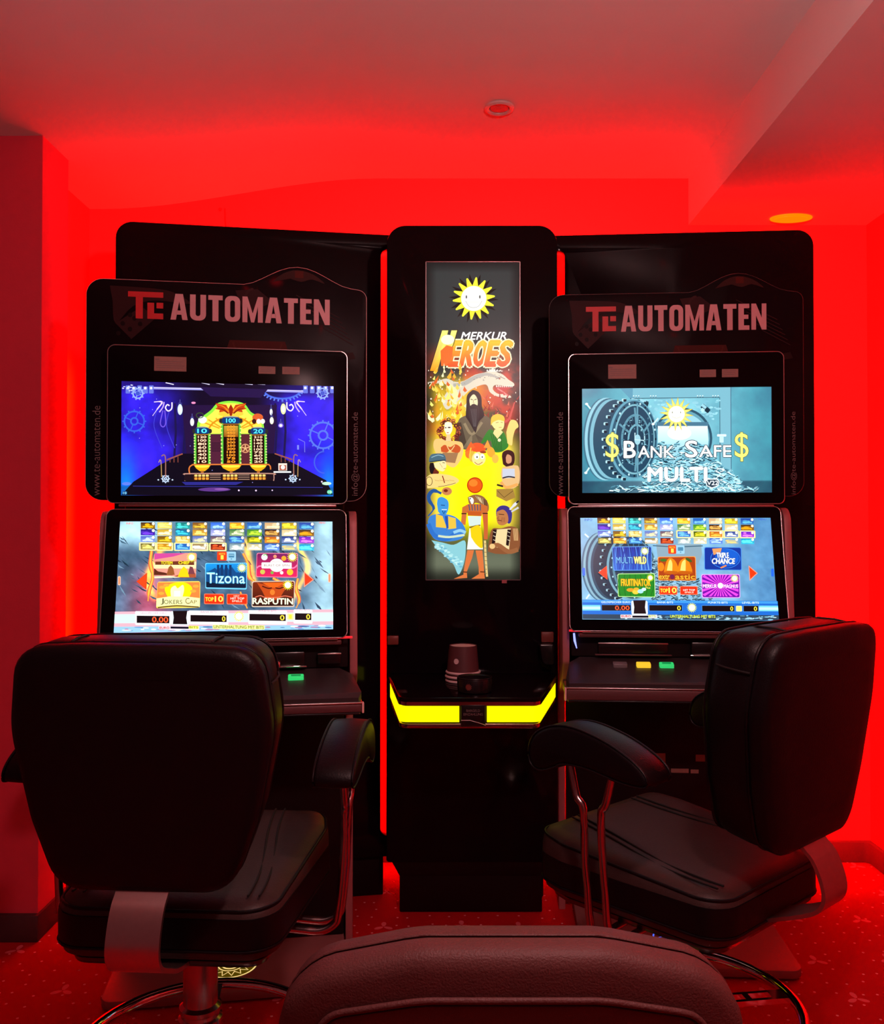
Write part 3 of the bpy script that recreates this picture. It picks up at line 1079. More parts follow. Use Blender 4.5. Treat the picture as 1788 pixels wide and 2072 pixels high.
def art_right_upper():
    A = Art((1176, 786.5), (1561, 783), (1560, 996.5), (1179, 997.5))
    A.org(1080, 430, 0.34676)

    def bg(u, v):
        n = vnoise(u, v * 0.56, 14, 11, 5)
        s = vnoise(u, v * 0.56, 4, 12, 3)
        mid = np.exp(-((u - 0.5) / 0.38) ** 2)
        k = 0.45 + 0.5 * n + 0.25 * s + 0.25 * mid
        fl = sm(v, 0.885, 0.895)
        r = 50 + 75 * k * mid - 30 * fl
        g = 78 + 105 * k * (0.55 + 0.5 * mid) - 60 * fl
        b = 112 + 85 * k * (0.5 + 0.6 * mid) - 60 * fl
        return r, g, b
    A.grid(150, 84, bg)
    # steel door frame round the opening
    A.poly([(500, 1026), (1150, 1020), (1150, 1560), (1085, 1560), (1085, 1082), (560, 1088)], (118, 178, 196))
    A.poly([(500, 1026), (575, 1026), (575, 1088), (560, 1088)], (90, 150, 175))
    A.line([(560, 1086), (1085, 1080), (1085, 1560)], 4, (30, 60, 80))
    A.line([(1150, 1020), (1150, 1560)], 4, (60, 100, 125))
    for k in range(3):
        for x in (580, 680, 955, 1045):
            A.ell(x + 15 * k, 1071, 4, 4, (210, 240, 245), 8)
            A.ell(x + 15 * k + 1, 1077, 4, 2, (50, 80, 100), 8)
    for i in range(90):
        x, y = random.uniform(570, 1080), random.uniform(1095, 1220)
        A.ell(x, y, random.uniform(6, 20), random.uniform(3, 9), random.choice([(140, 200, 215), (120, 185, 205), (150, 212, 224)]), 8)
    # round opening with light and the heap of bars
    A.ell(868, 1320, 172, 178, (40, 80, 100), 40)
    A.ell(868, 1322, 158, 166, (95, 155, 175), 40)
    A.ell(868, 1330, 150, 155, (150, 205, 220), 40)
    A.poly([(722, 1240), (1012, 1240), (1018, 1330), (1010, 1390), (725, 1390)], [(225, 250, 255), (225, 250, 255), (190, 235, 245), (150, 205, 220), (150, 205, 220)])
    A.rect(715, 1225, 1018, 1248, (70, 115, 140))
    A.ell(848, 1290, 70, 40, (245, 255, 255))
    # clamps
    for (x, y, r_) in ((1000, 1145, 40), (640, 1110, 20), (590, 1105, 10)):
        c, s = math.cos(R(r_)), math.sin(R(r_))
        for (dx, dy, w, h, col) in ((0, 0, 26, 14, (30, 60, 80)), (-6, -10, 18, 8, (150, 205, 220)), (12, 10, 14, 12, (20, 45, 60)), (-16, 10, 10, 10, (180, 225, 235))):
            q = [(-w, -h), (w, -h), (w, h), (-w, h)]
            A.poly([(x + dx + a * c - b * s, y + dy + a * s + b * c) for a, b in q], col)
    A.rect(1068, 1296, 1122, 1310, (215, 240, 245), 4)
    A.rect(1082, 1305, 1106, 1345, (190, 225, 235), 3)
    # bars spilling out
    bars = []
    for i in range(750):
        t = random.random()
        x = 640 + 560 * t ** 0.9
        ytop = 1340 + max(0, (x - 960)) * 0.95 + (max(0, 730 - x)) * 0.9
        y = ytop + (1632 - ytop) * random.random() ** 0.8
        if x > 1290 or y > 1634:
            continue
        bars.append((y, x))
    for i in range(130):
        bars.append((random.uniform(1600, 1632), random.uniform(450, 1290)))
    bars.sort()
    for y, x in bars:
        if y > 1632:
            continue
        L = random.uniform(9, 17)
        a = R(random.uniform(-40, 35))
        c, s = math.cos(a) * L, math.sin(a) * L
        h = random.uniform(5, 8)
        A.poly([(x - c, y - s), (x + c, y + s), (x + c, y + s + h), (x - c, y - s + h)], random.choice([(20, 50, 66), (40, 80, 100), (60, 105, 125)]))
        A.poly([(x - c, y - s), (x + c, y + s), (x + c + 4, y + s - h * .8), (x - c + 4, y - s - h * .8)], random.choice([(190, 238, 248), (120, 190, 208), (150, 215, 230), (225, 252, 255), (85, 150, 172)]))
    # the round door, swung open to the left
    for k, (cx, rx, ry, col) in enumerate(((400, 116, 238, (58, 108, 130)), (415, 122, 240, (140, 196, 212)), (432, 122, 236, (50, 98, 120)), (446, 124, 232, (120, 178, 196)), (470, 128, 228, (36, 74, 96)))):
        A.ell(cx, 1325, rx, ry, col, 48)
    for k in range(15):
        a = R(100 + 160 * k / 14)
        x, y = 545 + 140 * math.cos(a), 1328 + 232 * math.sin(a)
        A.rect(x - 14, y - 9, x + 12, y + 8, (170, 214, 224), 5)
        A.rect(x - 4, y - 6, x + 14, y + 10, (14, 34, 50), 4)
    A.ell(575, 1327, 142, 232, (96, 156, 178), 48)
    A.ell(580, 1327, 132, 222, (40, 84, 108), 48)
    A.ell(582, 1327, 118, 204, (120, 176, 192), 48)
    A.ell(584, 1327, 110, 194, (30, 66, 90), 48)
    A.ell(588, 1330, 84, 150, (88, 142, 162), 40)
    A.ell(590, 1330, 74, 136, (22, 52, 74), 40)
    A.ell(594, 1330, 52, 92, (110, 168, 186), 36)
    A.ell(596, 1330, 44, 80, (28, 60, 82), 36)
    for k in range(24):
        a = 2 * math.pi * k / 24
        A.ell(583 + 122 * math.cos(a), 1327 + 212 * math.sin(a), 5, 7, (185, 226, 236) if k % 2 else (14, 36, 50), 8)
        A.line([(588 + 62 * math.cos(a), 1330 + 112 * math.sin(a)), (588 + 80 * math.cos(a), 1330 + 142 * math.sin(a))], 5, (64, 112, 134))
    for k in range(6):
        a = 2 * math.pi * k / 6 + 0.5
        A.line([(594 + 45 * math.cos(a), 1330 + 82 * math.sin(a)), (585 + 104 * math.cos(a), 1328 + 185 * math.sin(a))], 11, (92, 146, 166))
    A.line([(598, 1118), (602, 1548)], 9, (96, 150, 170))
    A.ell(600, 1330, 18, 30, (150, 200, 214))
    A.line([(585, 1290), (585, 1330), (640, 1335), (640, 1300)], 6, (190, 225, 235))
    for (x, y, x2, y2) in ((302, 1122, 325, 1150), (302, 1522, 322, 1492), (690, 1240, 720, 1205)):
        A.line([(x, y), (x2, y2)], 9, (200, 235, 240))
        A.ell(x, y, 9, 7, (225, 250, 252))
    for i in range(60):
        a, q = random.uniform(0, 6.28), random.uniform(0.3, 1)
        A.ell(586 + 105 * q * math.cos(a), 1328 + 190 * q * math.sin(a), random.uniform(2, 5), random.uniform(2, 8), random.choice([(140, 195, 210), (14, 34, 50), (80, 130, 150)]), 7)
    # sun emblem
    A.sun(826, 1182, 95, 16, (250, 225, 60), (255, 255, 255), 0.52, (190, 150, 40))
    A.sun(826, 1182, 86, 16, (255, 240, 120), (255, 255, 240), 0.55, None)
    for s in (-1, 1):
        A.ell(826 + 24 * s, 1172, 2.5, 6, (120, 120, 90), 8)
    A.line([(800, 1196), (826, 1206), (852, 1196)], 2, (180, 175, 140), smooth=4)
    # words
    ink = (20, 36, 50)
    for x0, x1 in ((415, 492), (1163, 1242)):
        A.text('$', x0, 1288, x1, 1456, (238, 236, 120), bold=0.0, outline=(90, 95, 60), ow=0.018)
    A.text('B', 522, 1340, 588, 1435, (250, 253, 255), bold=0.03, outline=ink, ow=0.04)
    A.text('ANK', 604, 1368, 812, 1434, (250, 253, 255), bold=0.02, outline=ink, ow=0.05)
    A.text('S', 878, 1338, 946, 1432, (250, 253, 255), bold=0.03, outline=ink, ow=0.04)
    A.text('AFE', 958, 1364, 1142, 1430, (250, 253, 255), bold=0.02, outline=ink, ow=0.05)
    A.text('MULTI', 662, 1492, 1000, 1570, (255, 255, 255), bold=0.06, outline=(90, 130, 145), ow=0.03)
    A.poly([(992, 1572), (1004, 1556), (1062, 1556), (1074, 1572), (1066, 1598), (1030, 1612), (1000, 1598)], (230, 245, 250))
    A.poly([(997, 1573), (1007, 1561), (1059, 1561), (1069, 1573), (1062, 1595), (1030, 1606), (1004, 1595)], (40, 60, 75))
    A.text('V22', 1002, 1568, 1066, 1592, (235, 245, 250), bold=0.04)
    return A


TILES = [
    [((60, 30, 25), (235, 180, 20)), ((225, 190, 60), (250, 235, 130)), ((20, 110, 110), (70, 210, 205)), ((120, 70, 30), (230, 190, 60)), ((40, 100, 215), (160, 205, 250)), ((225, 150, 20), (250, 215, 70)), ((10, 80, 175), (120, 190, 240)), ((205, 160, 110), (240, 225, 180)), ((180, 140, 20), (235, 225, 60)), ((20, 60, 160), (90, 180, 220))],
    [((30, 20, 130), (110, 60, 220)), ((200, 160, 30), (250, 235, 190)), ((15, 90, 140), (60, 200, 220)), ((190, 130, 30), (250, 220, 120)), ((130, 140, 210), (240, 235, 250)), ((60, 120, 50), (235, 235, 190)), ((50, 130, 40), (190, 220, 60)), ((50, 12, 12), (225, 170, 80)), ((215, 190, 130), (250, 240, 220)), ((60, 40, 20), (240, 160, 20))],
    [((70, 90, 190), (200, 225, 250)), ((110, 70, 10), (235, 195, 40)), ((200, 160, 50), (250, 235, 160)), ((90, 110, 190), (220, 215, 170)), ((90, 60, 90), (240, 235, 190)), ((10, 50, 160), (110, 190, 240)), ((50, 80, 10), (240, 215, 40)), ((190, 90, 20), (250, 190, 70)), ((5, 40, 130), (235, 245, 255)), ((100, 20, 190), (235, 120, 230))],
    [((90, 80, 30), (240, 225, 120)), ((190, 120, 10), (250, 210, 90)), ((10, 80, 170), (110, 190, 240)), ((150, 120, 60), (255, 252, 245)), ((90, 14, 8), (235, 90, 40)), ((120, 150, 160), (235, 240, 230)), ((200, 190, 140), (250, 245, 225)), ((30, 80, 200), (180, 215, 250)), ((80, 150, 210), (240, 200, 120)), ((10, 150, 200), (90, 230, 240))],
]


def tile_grid(A, cols_x, rows_y, w, h, gold_row, gold_cols):
    rnd = random.Random(5)
    for r in range(4):
        for c in range(10):
            x, y = cols_x[c], rows_y[r]
            dk, lt = TILES[r][c]
            if r == gold_row and c in gold_cols:
                A.rect(x - w / 2 - 8, y - h / 2 - 6, x + w / 2 + 8, y + h / 2 + 6, (250, 235, 110), 6)
                A.rect(x - w / 2 - 4, y - h / 2 - 3, x + w / 2 + 4, y + h / 2 + 3, (250, 250, 205), 5)
            A.rect(x - w / 2, y - h / 2, x + w / 2, y + h / 2, [dk, tuple((dk[i] + lt[i]) // 2 for i in range(3))])
            for k in range(4):
                A.ell(x + rnd.uniform(-.34, .3) * w, y + rnd.uniform(-.25, .25) * h, w * rnd.uniform(.10, .24), h * rnd.uniform(.12, .28), lt if k % 2 else tuple((dk[i] + 2 * lt[i]) // 3 for i in range(3)), 10)
            A.line([(x - .36 * w, y + .22 * h), (x - .1 * w, y + .16 * h), (x + .36 * w, y + .24 * h)], h * .2, tuple(min(255, int(v * 1.08)) for v in lt))
            A.ell(x + w * .38, y - h * .28, h * .24, h * .24, (245, 245, 215), 10)


def bottom_bar(A, boxes, sunpos, ctr, cols):
    (bx0, by0, bx1, by1) = ctr
    A.rect(bx0 - 12, by0, bx1 + 10, by1 + 6, (235, 245, 250), 8)
    A.poly([(bx0, by0 - 2), (bx1, by0 - 4), (bx1 - 6, (by0 + by1) / 2), (bx1, by1), (bx0, by1), (bx0 + 5, (by0 + by1) / 2)], (22, 10, 14))
    for (x0, y0, x1, y1, txt, col, tx0) in boxes:
        A.rect(x0 - 4, y0 - 4, x1 + 4, y1 + 4, cols[0], 5)
        A.rect(x0, y0, x1, y1, (16, 8, 12))
        A.text(txt, tx0, y0 + (y1 - y0) * .14, x1 - 8, y0 + (y1 - y0) * .88, col, bold=0.03, outline=(120, 50, 10), ow=0.03)
    A.sun(sunpos[0], sunpos[1], sunpos[2], 16, (245, 245, 70), (255, 255, 245), 0.58)


def mini_text(A, x0, y0, x1, y1, s, col, bg=None, bold=0.03):
    if bg:
        A.rect(x0 - 4, y0 - 3, x1 + 4, y1 + 3, bg, 3)
    A.text(s, x0, y0, x1, y1, col, bold=bold)


def art_left_lower():
    A = Art((243, 1056), (672, 1055), (674, 1270), (231, 1285))
    A.org(170, 1000, 0.35235)

    def bg(u, v):
        n = vnoise(u + 0.3 * v, v * 0.6 - u * 0.2, 12, 21, 5)
        s = vnoise(u - 0.4 * v, v * 0.5, 26, 22, 4)
        sky = np.exp(-((u - 0.06) / 0.16) ** 2) * (1 - sm(v, 0.10, 0.30)) + np.exp(-((u - 0.97) / 0.09) ** 2) * 0.8
        k = 0.25 + 0.8 * n * (0.5 + s)
        lava = np.exp(-((u - 0.17 - 0.03 * np.sin(v * 9)) / 0.018) ** 2) + np.exp(-((u - 0.62 - 0.12 * (v - 0.5)) / 0.016) ** 2) + np.exp(-((u - 0.85 + 0.03 * np.sin(v * 11)) / 0.013) ** 2)
        lava = lava * sm(v, 0.12, 0.2) * (1 - sm(v, 0.66, 0.76)) * (0.5 + n)
        glow = np.exp(-((u - 0.15) / 0.09) ** 2) * sm(v, 0.3, 0.65)
        r = 14 + 85 * k + 120 * sky + 215 * lava + 110 * glow
        g = 36 + 98 * k + 140 * sky + 110 * lava - 10 * glow
        b = 56 + 112 * k + 130 * sky - 30 * lava - 10 * glow
        return r, g, b
    A.grid(170, 90, bg)
    rnd = random.Random(3)
    for i in range(160):        # rock facets
        x, y = rnd.uniform(185, 1420), rnd.uniform(190, 650)
        L = rnd.uniform(12, 45)
        a = R(rnd.uniform(30, 75) if x > 800 else rnd.uniform(20, 60))
        c, s = math.cos(a) * L, math.sin(a) * L
        w = rnd.uniform(2, 7)
        A.poly([(x - c, y - s), (x + w, y), (x + c, y + s), (x - w, y + w)], rnd.choice([(24, 48, 66), (60, 92, 116), (112, 146, 170), (36, 64, 88)]))
    for pts, w in (([(392, 330), (385, 400), (400, 480), (378, 560), (372, 620)], [20, 26, 18, 24, 8]), ([(920, 340), (948, 400), (955, 470), (985, 500)], [14, 26, 30, 16]), ([(1232, 480), (1222, 540), (1240, 600), (1222, 650)], [14, 22, 20, 6]), ([(905, 560), (930, 620), (945, 655)], [10, 16, 8]), ([(1090, 480), (1130, 500)], 16)):
        A.line(pts, w, (225, 95, 60), smooth=4)
        A.line(pts, [v * .5 for v in w] if isinstance(w, list) else w * .5, (250, 190, 70), smooth=4)
    tile_grid(A, [370, 468, 573, 672, 776, 885, 985, 1085, 1182, 1280], [182, 222, 262, 305], 84, 36, 3, (0, 1, 2, 3, 4))
    mini_text(A, 245, 166, 285, 178, 'INFO', (240, 110, 90))
    mini_text(A, 1350, 160, 1385, 170, 'MENU', (240, 110, 90))
    # 1 - mesa landscape tile
    A.poly(roundpoly([(408, 345, 10), (655, 340, 10), (650, 482, 6), (405, 472, 6)], 3), (240, 150, 130))
    A.poly([(410, 345), (590, 342), (520, 362), (410, 380)], (205, 70, 150))
    A.poly([(408, 400), (652, 390), (651, 430), (406, 432)], (250, 225, 170))
    A.poly([(414, 392), (640, 386), (640, 410), (414, 410)], (110, 50, 30))
    A.text('TOTEM', 448, 390, 514, 408, (250, 225, 40), bold=0.05, outline=(90, 40, 10))
    A.text('CHIEF', 550, 388, 612, 406, (250, 225, 40), bold=0.05, outline=(90, 40, 10))
    A.poly([(406, 470), (408, 430), (430, 448), (470, 455), (520, 470)], (90, 40, 24))
    A.poly([(480, 468), (492, 425), (505, 412), (520, 430), (528, 468)], (150, 85, 40))
    A.poly([(520, 478), (560, 462), (648, 458), (650, 482), (520, 484)], (170, 80, 50))
    A.poly([(545, 480), (560, 440), (580, 418), (600, 436), (612, 480)], (255, 205, 20))
    A.poly([(605, 462), (615, 418), (632, 422), (645, 462)], (120, 60, 70))
    A.poly([(408, 478), (500, 474), (560, 482), (410, 488)], (250, 240, 190))
    A.sun(625, 366, 32, 16, (240, 245, 60))
    # 2 - jester cap tile
    A.poly(roundpoly([(428, 508, 12), (676, 502, 12), (674, 655, 10), (420, 662, 10)], 4), (245, 215, 90))
    A.poly([(430, 512), (672, 508), (672, 600), (424, 606)], (240, 130, 60))
    A.poly(catmull([(490, 600), (470, 545), (520, 515), (590, 512), (630, 545), (610, 600)], 4), (255, 230, 10))
    for (x, y) in ((455, 540), (650, 532), (480, 528), (635, 560), (450, 575)):
        A.ell(x, y, 18, 9, (250, 165, 60), 12)
    A.poly(catmull([(508, 604), (505, 550), (530, 530), (545, 545), (575, 525), (582, 555), (570, 604)], 4), (255, 252, 190))
    A.rect(525, 560, 560, 604, (255, 255, 240))
    A.poly([(422, 605), (500, 592), (600, 592), (674, 600), (672, 648), (540, 640), (422, 652)], (252, 248, 170))
    A.text('J', 446, 604, 464, 640, (70, 66, 40), bold=0.0)
    A.text('OKERS', 466, 612, 572, 636, (70, 66, 40), bold=0.0)
    A.text('C', 590, 600, 614, 634, (110, 80, 40), bold=0.0)
    A.text('AP', 614, 612, 656, 632, (110, 80, 40), bold=0.0)
    A.line([(430, 658), (540, 646), (668, 652)], 6, (60, 40, 20), smooth=4)
    # 3 - blue castle tile
    A.poly(roundpoly([(703, 398, 10), (944, 394, 10), (942, 548, 8), (705, 545, 8)], 4), (110, 200, 240))
    A.poly(roundpoly([(707, 402, 10), (940, 398, 10), (938, 540, 8), (709, 538, 8)], 4), [(20, 150, 230)] * 5 + [(20, 140, 220)] * 5 + [(5, 40, 80)] * 10)
    A.poly([(709, 450), (735, 440), (760, 425), (775, 440), (800, 412), (812, 438), (822, 408), (840, 436), (858, 420), (880, 450), (938, 450), (938, 510), (709, 505)], (8, 70, 130))
    for x in (778, 800, 824, 848):
        A.rect(x - 7, 408, x + 7, 470, (5, 50, 100))
    A.poly([(709, 505), (800, 520), (938, 505), (938, 538), (709, 536)], (3, 26, 52))
    A.text('Tizona', 712, 452, 932, 514, (120, 225, 255), bold=0.02, outline=(5, 60, 120), ow=0.03)
    A.text('Tizona', 714, 455, 930, 511, (195, 245, 255), bold=-0.01)
    A.sun(914, 424, 30, 16, (240, 245, 60))
    # 4 - fruit tile
    A.poly(roundpoly([(998, 338, 10), (1232, 338, 10), (1230, 478, 8), (994, 476, 8)], 4), (235, 120, 150))
    A.poly(roundpoly([(1001, 342, 10), (1228, 342, 10), (1226, 473, 8), (998, 472, 8)], 4), [(110, 25, 90)] * 10 + [(225, 30, 90)] * 10)
    A.line([(1000, 425), (1030, 412), (1190, 425), (1228, 405)], 8, (245, 120, 170), smooth=4)
    A.ell(1112, 408, 42, 38, (255, 252, 250))
    A.rect(1026, 392, 1196, 426, (255, 252, 250), 5)
    A.text('FRUITS', 1085, 384, 1130, 392, (190, 120, 110))
    A.text('BLAST OF SPIN', 1040, 402, 1184, 414, (150, 110, 100), bold=0.02)
    for (x, y, r_, c) in ((1042, 362, 18, (235, 245, 235)), (1152, 368, 14, (250, 165, 40)), (1187, 446, 18, (250, 190, 40)), (1032, 446, 14, (200, 190, 80)), (1140, 450, 10, (245, 225, 220)), (1102, 358, 10, (225, 150, 110)), (1086, 450, 9, (120, 170, 70))):
        A.ell(x, y, r_, r_, c, 14)
    A.line([(1036, 352), (1050, 346), (1058, 356)], 5, (120, 200, 90))
    A.sun(1200, 360, 32, 16, (240, 245, 60))
    # 5 - red-brown tile
    A.poly(roundpoly([(972, 500, 10), (1215, 494, 10), (1212, 644, 8), (970, 648, 8)], 4), (215, 190, 170))
    A.poly(roundpoly([(976, 505, 10), (1211, 499, 10), (1208, 638, 8), (974, 642, 8)], 4), [(120, 40, 12)] * 10 + [(40, 14, 10)] * 10)
    A.poly(catmull([(1000, 508), (1050, 520), (1090, 530), (1130, 520), (1180, 506), (1150, 560), (1120, 600), (1060, 602), (1030, 556)], 4), (190, 70, 20))
    A.poly([(1030, 508), (1160, 505), (1110, 535), (1078, 535)], (225, 95, 20))
    A.line([(1030, 528), (1065, 540), (1085, 536)], 7, (70, 20, 8), smooth=4)
    A.line([(1105, 536), (1130, 540), (1160, 524)], 7, (70, 20, 8), smooth=4)
    A.ell(1088, 562, 14, 16, (235, 120, 40))
    A.line([(990, 592), (1020, 582), (1050, 592), (1120, 590), (1160, 582), (1200, 590)], 5, (230, 110, 80), smooth=4)
    A.text('RASPUTIN', 976, 596, 1204, 630, (250, 252, 215), bold=0.05, outline=(40, 50, 20), ow=0.03)
    A.sun(1175, 520, 32, 16, (240, 245, 60))
    # small things
    A.rect(772, 332, 880, 384, (150, 200, 225), 6)
    A.rect(772, 332, 828, 384, (225, 60, 20), 6)
    A.text('SEITE', 782, 340, 818, 350, (250, 190, 60), bold=0.03)
    A.text('1', 794, 354, 808, 376, (250, 235, 80), bold=0.05)
    A.rect(838, 344, 870, 366, (70, 130, 165), 3)
    A.line([(840, 352), (868, 352)], 3, (180, 220, 235))
    A.ell(854, 374, 5, 3, (70, 130, 165), 8)
    for (x0, x1) in ((698, 812), (828, 946)):
        A.rect(x0, 574, x1, 634, (245, 120, 80), 6)
        A.rect(x0 + 4, 578, x1 - 4, 630, (225, 45, 15), 5)
    A.text('TOP', 706, 595, 752, 617, (250, 225, 60), bold=0.05)
    A.text('10', 760, 588, 806, 619, (250, 230, 90), bold=0.05)
    A.text('NEW', 868, 582, 900, 590, (255, 225, 200), bold=0.02)
    A.text('HIT TOP', 850, 594, 928, 606, (255, 235, 220), bold=0.03)
    A.text('SPIELE', 858, 610, 916, 620, (255, 225, 200), bold=0.02)
    A.poly([(305, 508), (368, 456), (364, 556)], (225, 60, 20))
    A.poly([(312, 508), (364, 464), (361, 546)], (245, 70, 25))
    A.poly([(1265, 440), (1322, 488), (1266, 532)], (250, 150, 120))
    A.poly([(1270, 450), (1315, 488), (1271, 522)], (245, 55, 15))
    for (x, y) in ((205, 505), (1409, 478)):
        A.rect(x - 8, y - 26, x + 8, y + 26, (250, 190, 160), 6)
        A.rect(x - 4, y - 20, x + 4, y + 20, (245, 130, 90), 3)
    # bottom bar
    A.poly([(180, 685), (1430, 655), (1430, 745), (174, 775)], (240, 175, 190))
    A.poly([(178, 700), (1430, 672), (1430, 722), (176, 752)], (205, 245, 245))
    A.poly([(175, 772), (1430, 742), (1430, 765), (173, 808)], (150, 200, 235))
    for i in range(60):
        x = rnd.uniform(180, 1420)
        y = 778 - (x - 180) * 0.024 + rnd.uniform(-2, 20)
        A.ell(x, y, rnd.uniform(10, 34), rnd.uniform(2, 5), rnd.choice([(70, 110, 165), (240, 250, 255), (110, 160, 210), (170, 130, 170)]), 8)
    for (x0, x1, y) in ((305, 500, 690), (615, 832, 682), (958, 1165, 676), (1214, 1308, 668)):
        A.rect(x0 - 6, y - 10, x1 + 6, y + 70, (240, 245, 250), 6)
    for (s, x0, x1, y) in (('GELDSPEICHER EURO', 330, 480, 690), ('BANK BITS', 680, 770, 680), ('PUNKTE BITS', 1010, 1110, 671), ('LEVEL BITS', 1222, 1300, 662)):
        A.text(s, x0, y - 6, x1, y + 5, (200, 130, 150), bold=0.01)
    bottom_bar(A, [(308, 706, 498, 748, '0.00', (255, 90, 50), 398), (620, 698, 828, 736, '0', (250, 235, 70), 802), (958, 687, 1164, 725, '0', (250, 235, 70), 1132), (1216, 680, 1308, 718, '0', (250, 235, 70), 1280)], (898, 702, 34), (518, 678, 602, 752), [(250, 245, 250)])
    A.rect(1172, 682, 1208, 718, (235, 235, 150), 5)
    A.rect(1182, 688, 1198, 712, (250, 245, 60), 3)
    A.rect(436, 762, 672, 784, (230, 215, 225), 4)
    A.rect(505, 766, 610, 778, (10, 8, 30))
    mini_text(A, 442, 768, 498, 780, 'EURO', (200, 20, 20), None, 0.05)
    mini_text(A, 614, 763, 664, 775, 'BITS', (150, 160, 10), (240, 240, 110), 0.05)
    A.rect(748, 752, 1045, 776, (240, 245, 150), 4)
    A.text('UNTERHALTUNG MIT BITS', 754, 755, 1040, 772, (120, 125, 20), bold=0.03)
    return A


def art_right_lower():
    A = Art((1177.5, 1049), (1560, 1047), (1571.5, 1255.5), (1174, 1254))
    A.org(1100, 1000, 0.33557)

    def bg(u, v):
        n = vnoise(u, v * 0.55, 12, 31, 5)
        s = vnoise(u, v * 0.55, 30, 32, 3)
        right = sm(u, 0.72, 0.95)
        k = 0.45 + 0.7 * n
        r = 70 + 55 * k - 45 * right + 20 * s
        g = 105 + 75 * k - 40 * right + 22 * s
        b = 140 + 75 * k - 25 * right + 20 * s
        return r, g, b
    A.grid(140, 80, bg)
    # vault door at the left
    for (cx, rx, ry, col) in ((345, 118, 208, (60, 104, 132)), (358, 120, 210, (128, 172, 192)), (372, 120, 206, (44, 82, 108)), (388, 122, 202, (112, 158, 180)), (404, 122, 198, (38, 70, 94)), (425, 128, 196, (24, 48, 68))):
        A.ell(cx, 440, rx, ry, col, 44)
    for k in range(14):
        a = R(100 + 160 * k / 13)
        x, y = 480 + 135 * math.cos(a), 442 + 200 * math.sin(a)
        A.rect(x - 12, y - 7, x + 10, y + 8, (150, 190, 205), 5)
        A.rect(x - 2, y - 5, x + 12, y + 9, (10, 26, 40), 4)
    A.ell(528, 442, 150, 198, (110, 160, 180), 44)
    A.ell(532, 442, 140, 188, (30, 60, 84), 44)
    A.ell(540, 442, 128, 174, (84, 130, 150), 40)
    A.ell(544, 442, 118, 164, (26, 52, 74), 40)
    for k in range(20):
        a = 2 * math.pi * k / 20
        A.ell(540 + 133 * math.cos(a), 442 + 181 * math.sin(a), 5, 6, (160, 200, 212), 8)
        A.line([(544 + 70 * math.cos(a), 442 + 100 * math.sin(a)), (544 + 115 * math.cos(a), 442 + 160 * math.sin(a))], 6, (60, 104, 126))
    for (x, y, x2, y2) in ((254, 242, 276, 262), (248, 632, 268, 606)):
        A.line([(x, y), (x2, y2)], 9, (215, 240, 245))
    # opening and bars
    A.poly([(680, 300), (950, 300), (955, 360), (930, 420), (690, 420)], (132, 160, 176))
    A.line([(660, 310), (800, 318), (960, 310)], 6, (60, 96, 116))
    rnd = random.Random(9)
    bars = sorted([(rnd.uniform(395, 640), rnd.uniform(640, 1010)) for _ in range(430)])
    for y, x in bars:
        if x > 820 + (y - 380) * 0.75:
            continue
        L = rnd.uniform(8, 15)
        a = R(rnd.uniform(-40, 35))
        c, s = math.cos(a) * L, math.sin(a) * L
        A.poly([(x - c, y - s), (x + c, y + s), (x + c, y + s + 6), (x - c, y - s + 6)], rnd.choice([(20, 44, 60), (40, 72, 92)]))
        A.poly([(x - c, y - s), (x + c, y + s), (x + c + 4, y + s - 5), (x - c + 4, y - s - 5)], rnd.choice([(170, 205, 218), (110, 150, 170), (70, 110, 132), (130, 172, 190)]))
    tile_grid(A, [370, 461, 555, 650, 743, 847, 942, 1037, 1131, 1227], [164, 202, 243, 284], 78, 34, 2, (5, 6, 7, 8, 9))
    mini_text(A, 255, 154, 300, 166, 'INFO', (60, 90, 200))
    mini_text(A, 1295, 148, 1340, 158, 'MENU', (60, 90, 200))
    # multi wild
    A.poly(roundpoly([(412, 320, 10), (650, 316, 10), (648, 462, 8), (416, 464, 8)], 4), (90, 150, 225))
    A.poly(roundpoly([(416, 324, 10), (646, 320, 10), (644, 458, 8), (420, 460, 8)], 4), [(15, 40, 130)] * 10 + [(40, 90, 190)] * 10)
    for k in range(17):
        x = 424 + k * 13
        A.line([(x, 322), (x + rnd.uniform(-10, 12), 390), (x + rnd.uniform(-6, 14), 458)], rnd.uniform(3, 7), rnd.choice([(70, 130, 225), (30, 60, 170), (110, 170, 240)]), smooth=3)
    A.text('MULTI', 436, 382, 532, 420, (110, 180, 250), bold=0.02, outline=(10, 20, 90))
    A.text('WILD', 542, 380, 614, 422, (245, 235, 140), bold=0.05, outline=(60, 50, 40))
    A.sun(608, 346, 28, 16, (240, 245, 60))
    # fruitinator
    A.poly(roundpoly([(440, 482, 10), (664, 478, 10), (664, 624, 8), (438, 622, 8)], 4), (190, 235, 150))
    A.poly(roundpoly([(444, 486, 10), (660, 482, 10), (660, 620, 8), (442, 618, 8)], 4), (22, 130, 30))
    for k in range(7):
        A.line([(450 + 32 * k, 486), (440 + 36 * k, 550), (455 + 30 * k, 618)], 3, (10, 90, 20), smooth=3)
    A.text('FRUITINATOR', 460, 514, 636, 556, (250, 190, 30), bold=0.04, outline=(110, 20, 5), ow=0.03)
    A.text('Plus', 606, 560, 634, 572, (240, 220, 90), bold=0.02)
    for (x, y, a_, b_, c) in ((515, 580, 24, 11, (250, 150, 30)), (545, 592, 20, 14, (250, 200, 60)), (575, 588, 18, 13, (160, 215, 225)), (550, 574, 16, 9, (235, 170, 40)), (595, 576, 14, 10, (200, 235, 240))):
        A.ell(x, y, a_, b_, c, 14)
    A.sun(636, 506, 24, 16, (240, 245, 60))
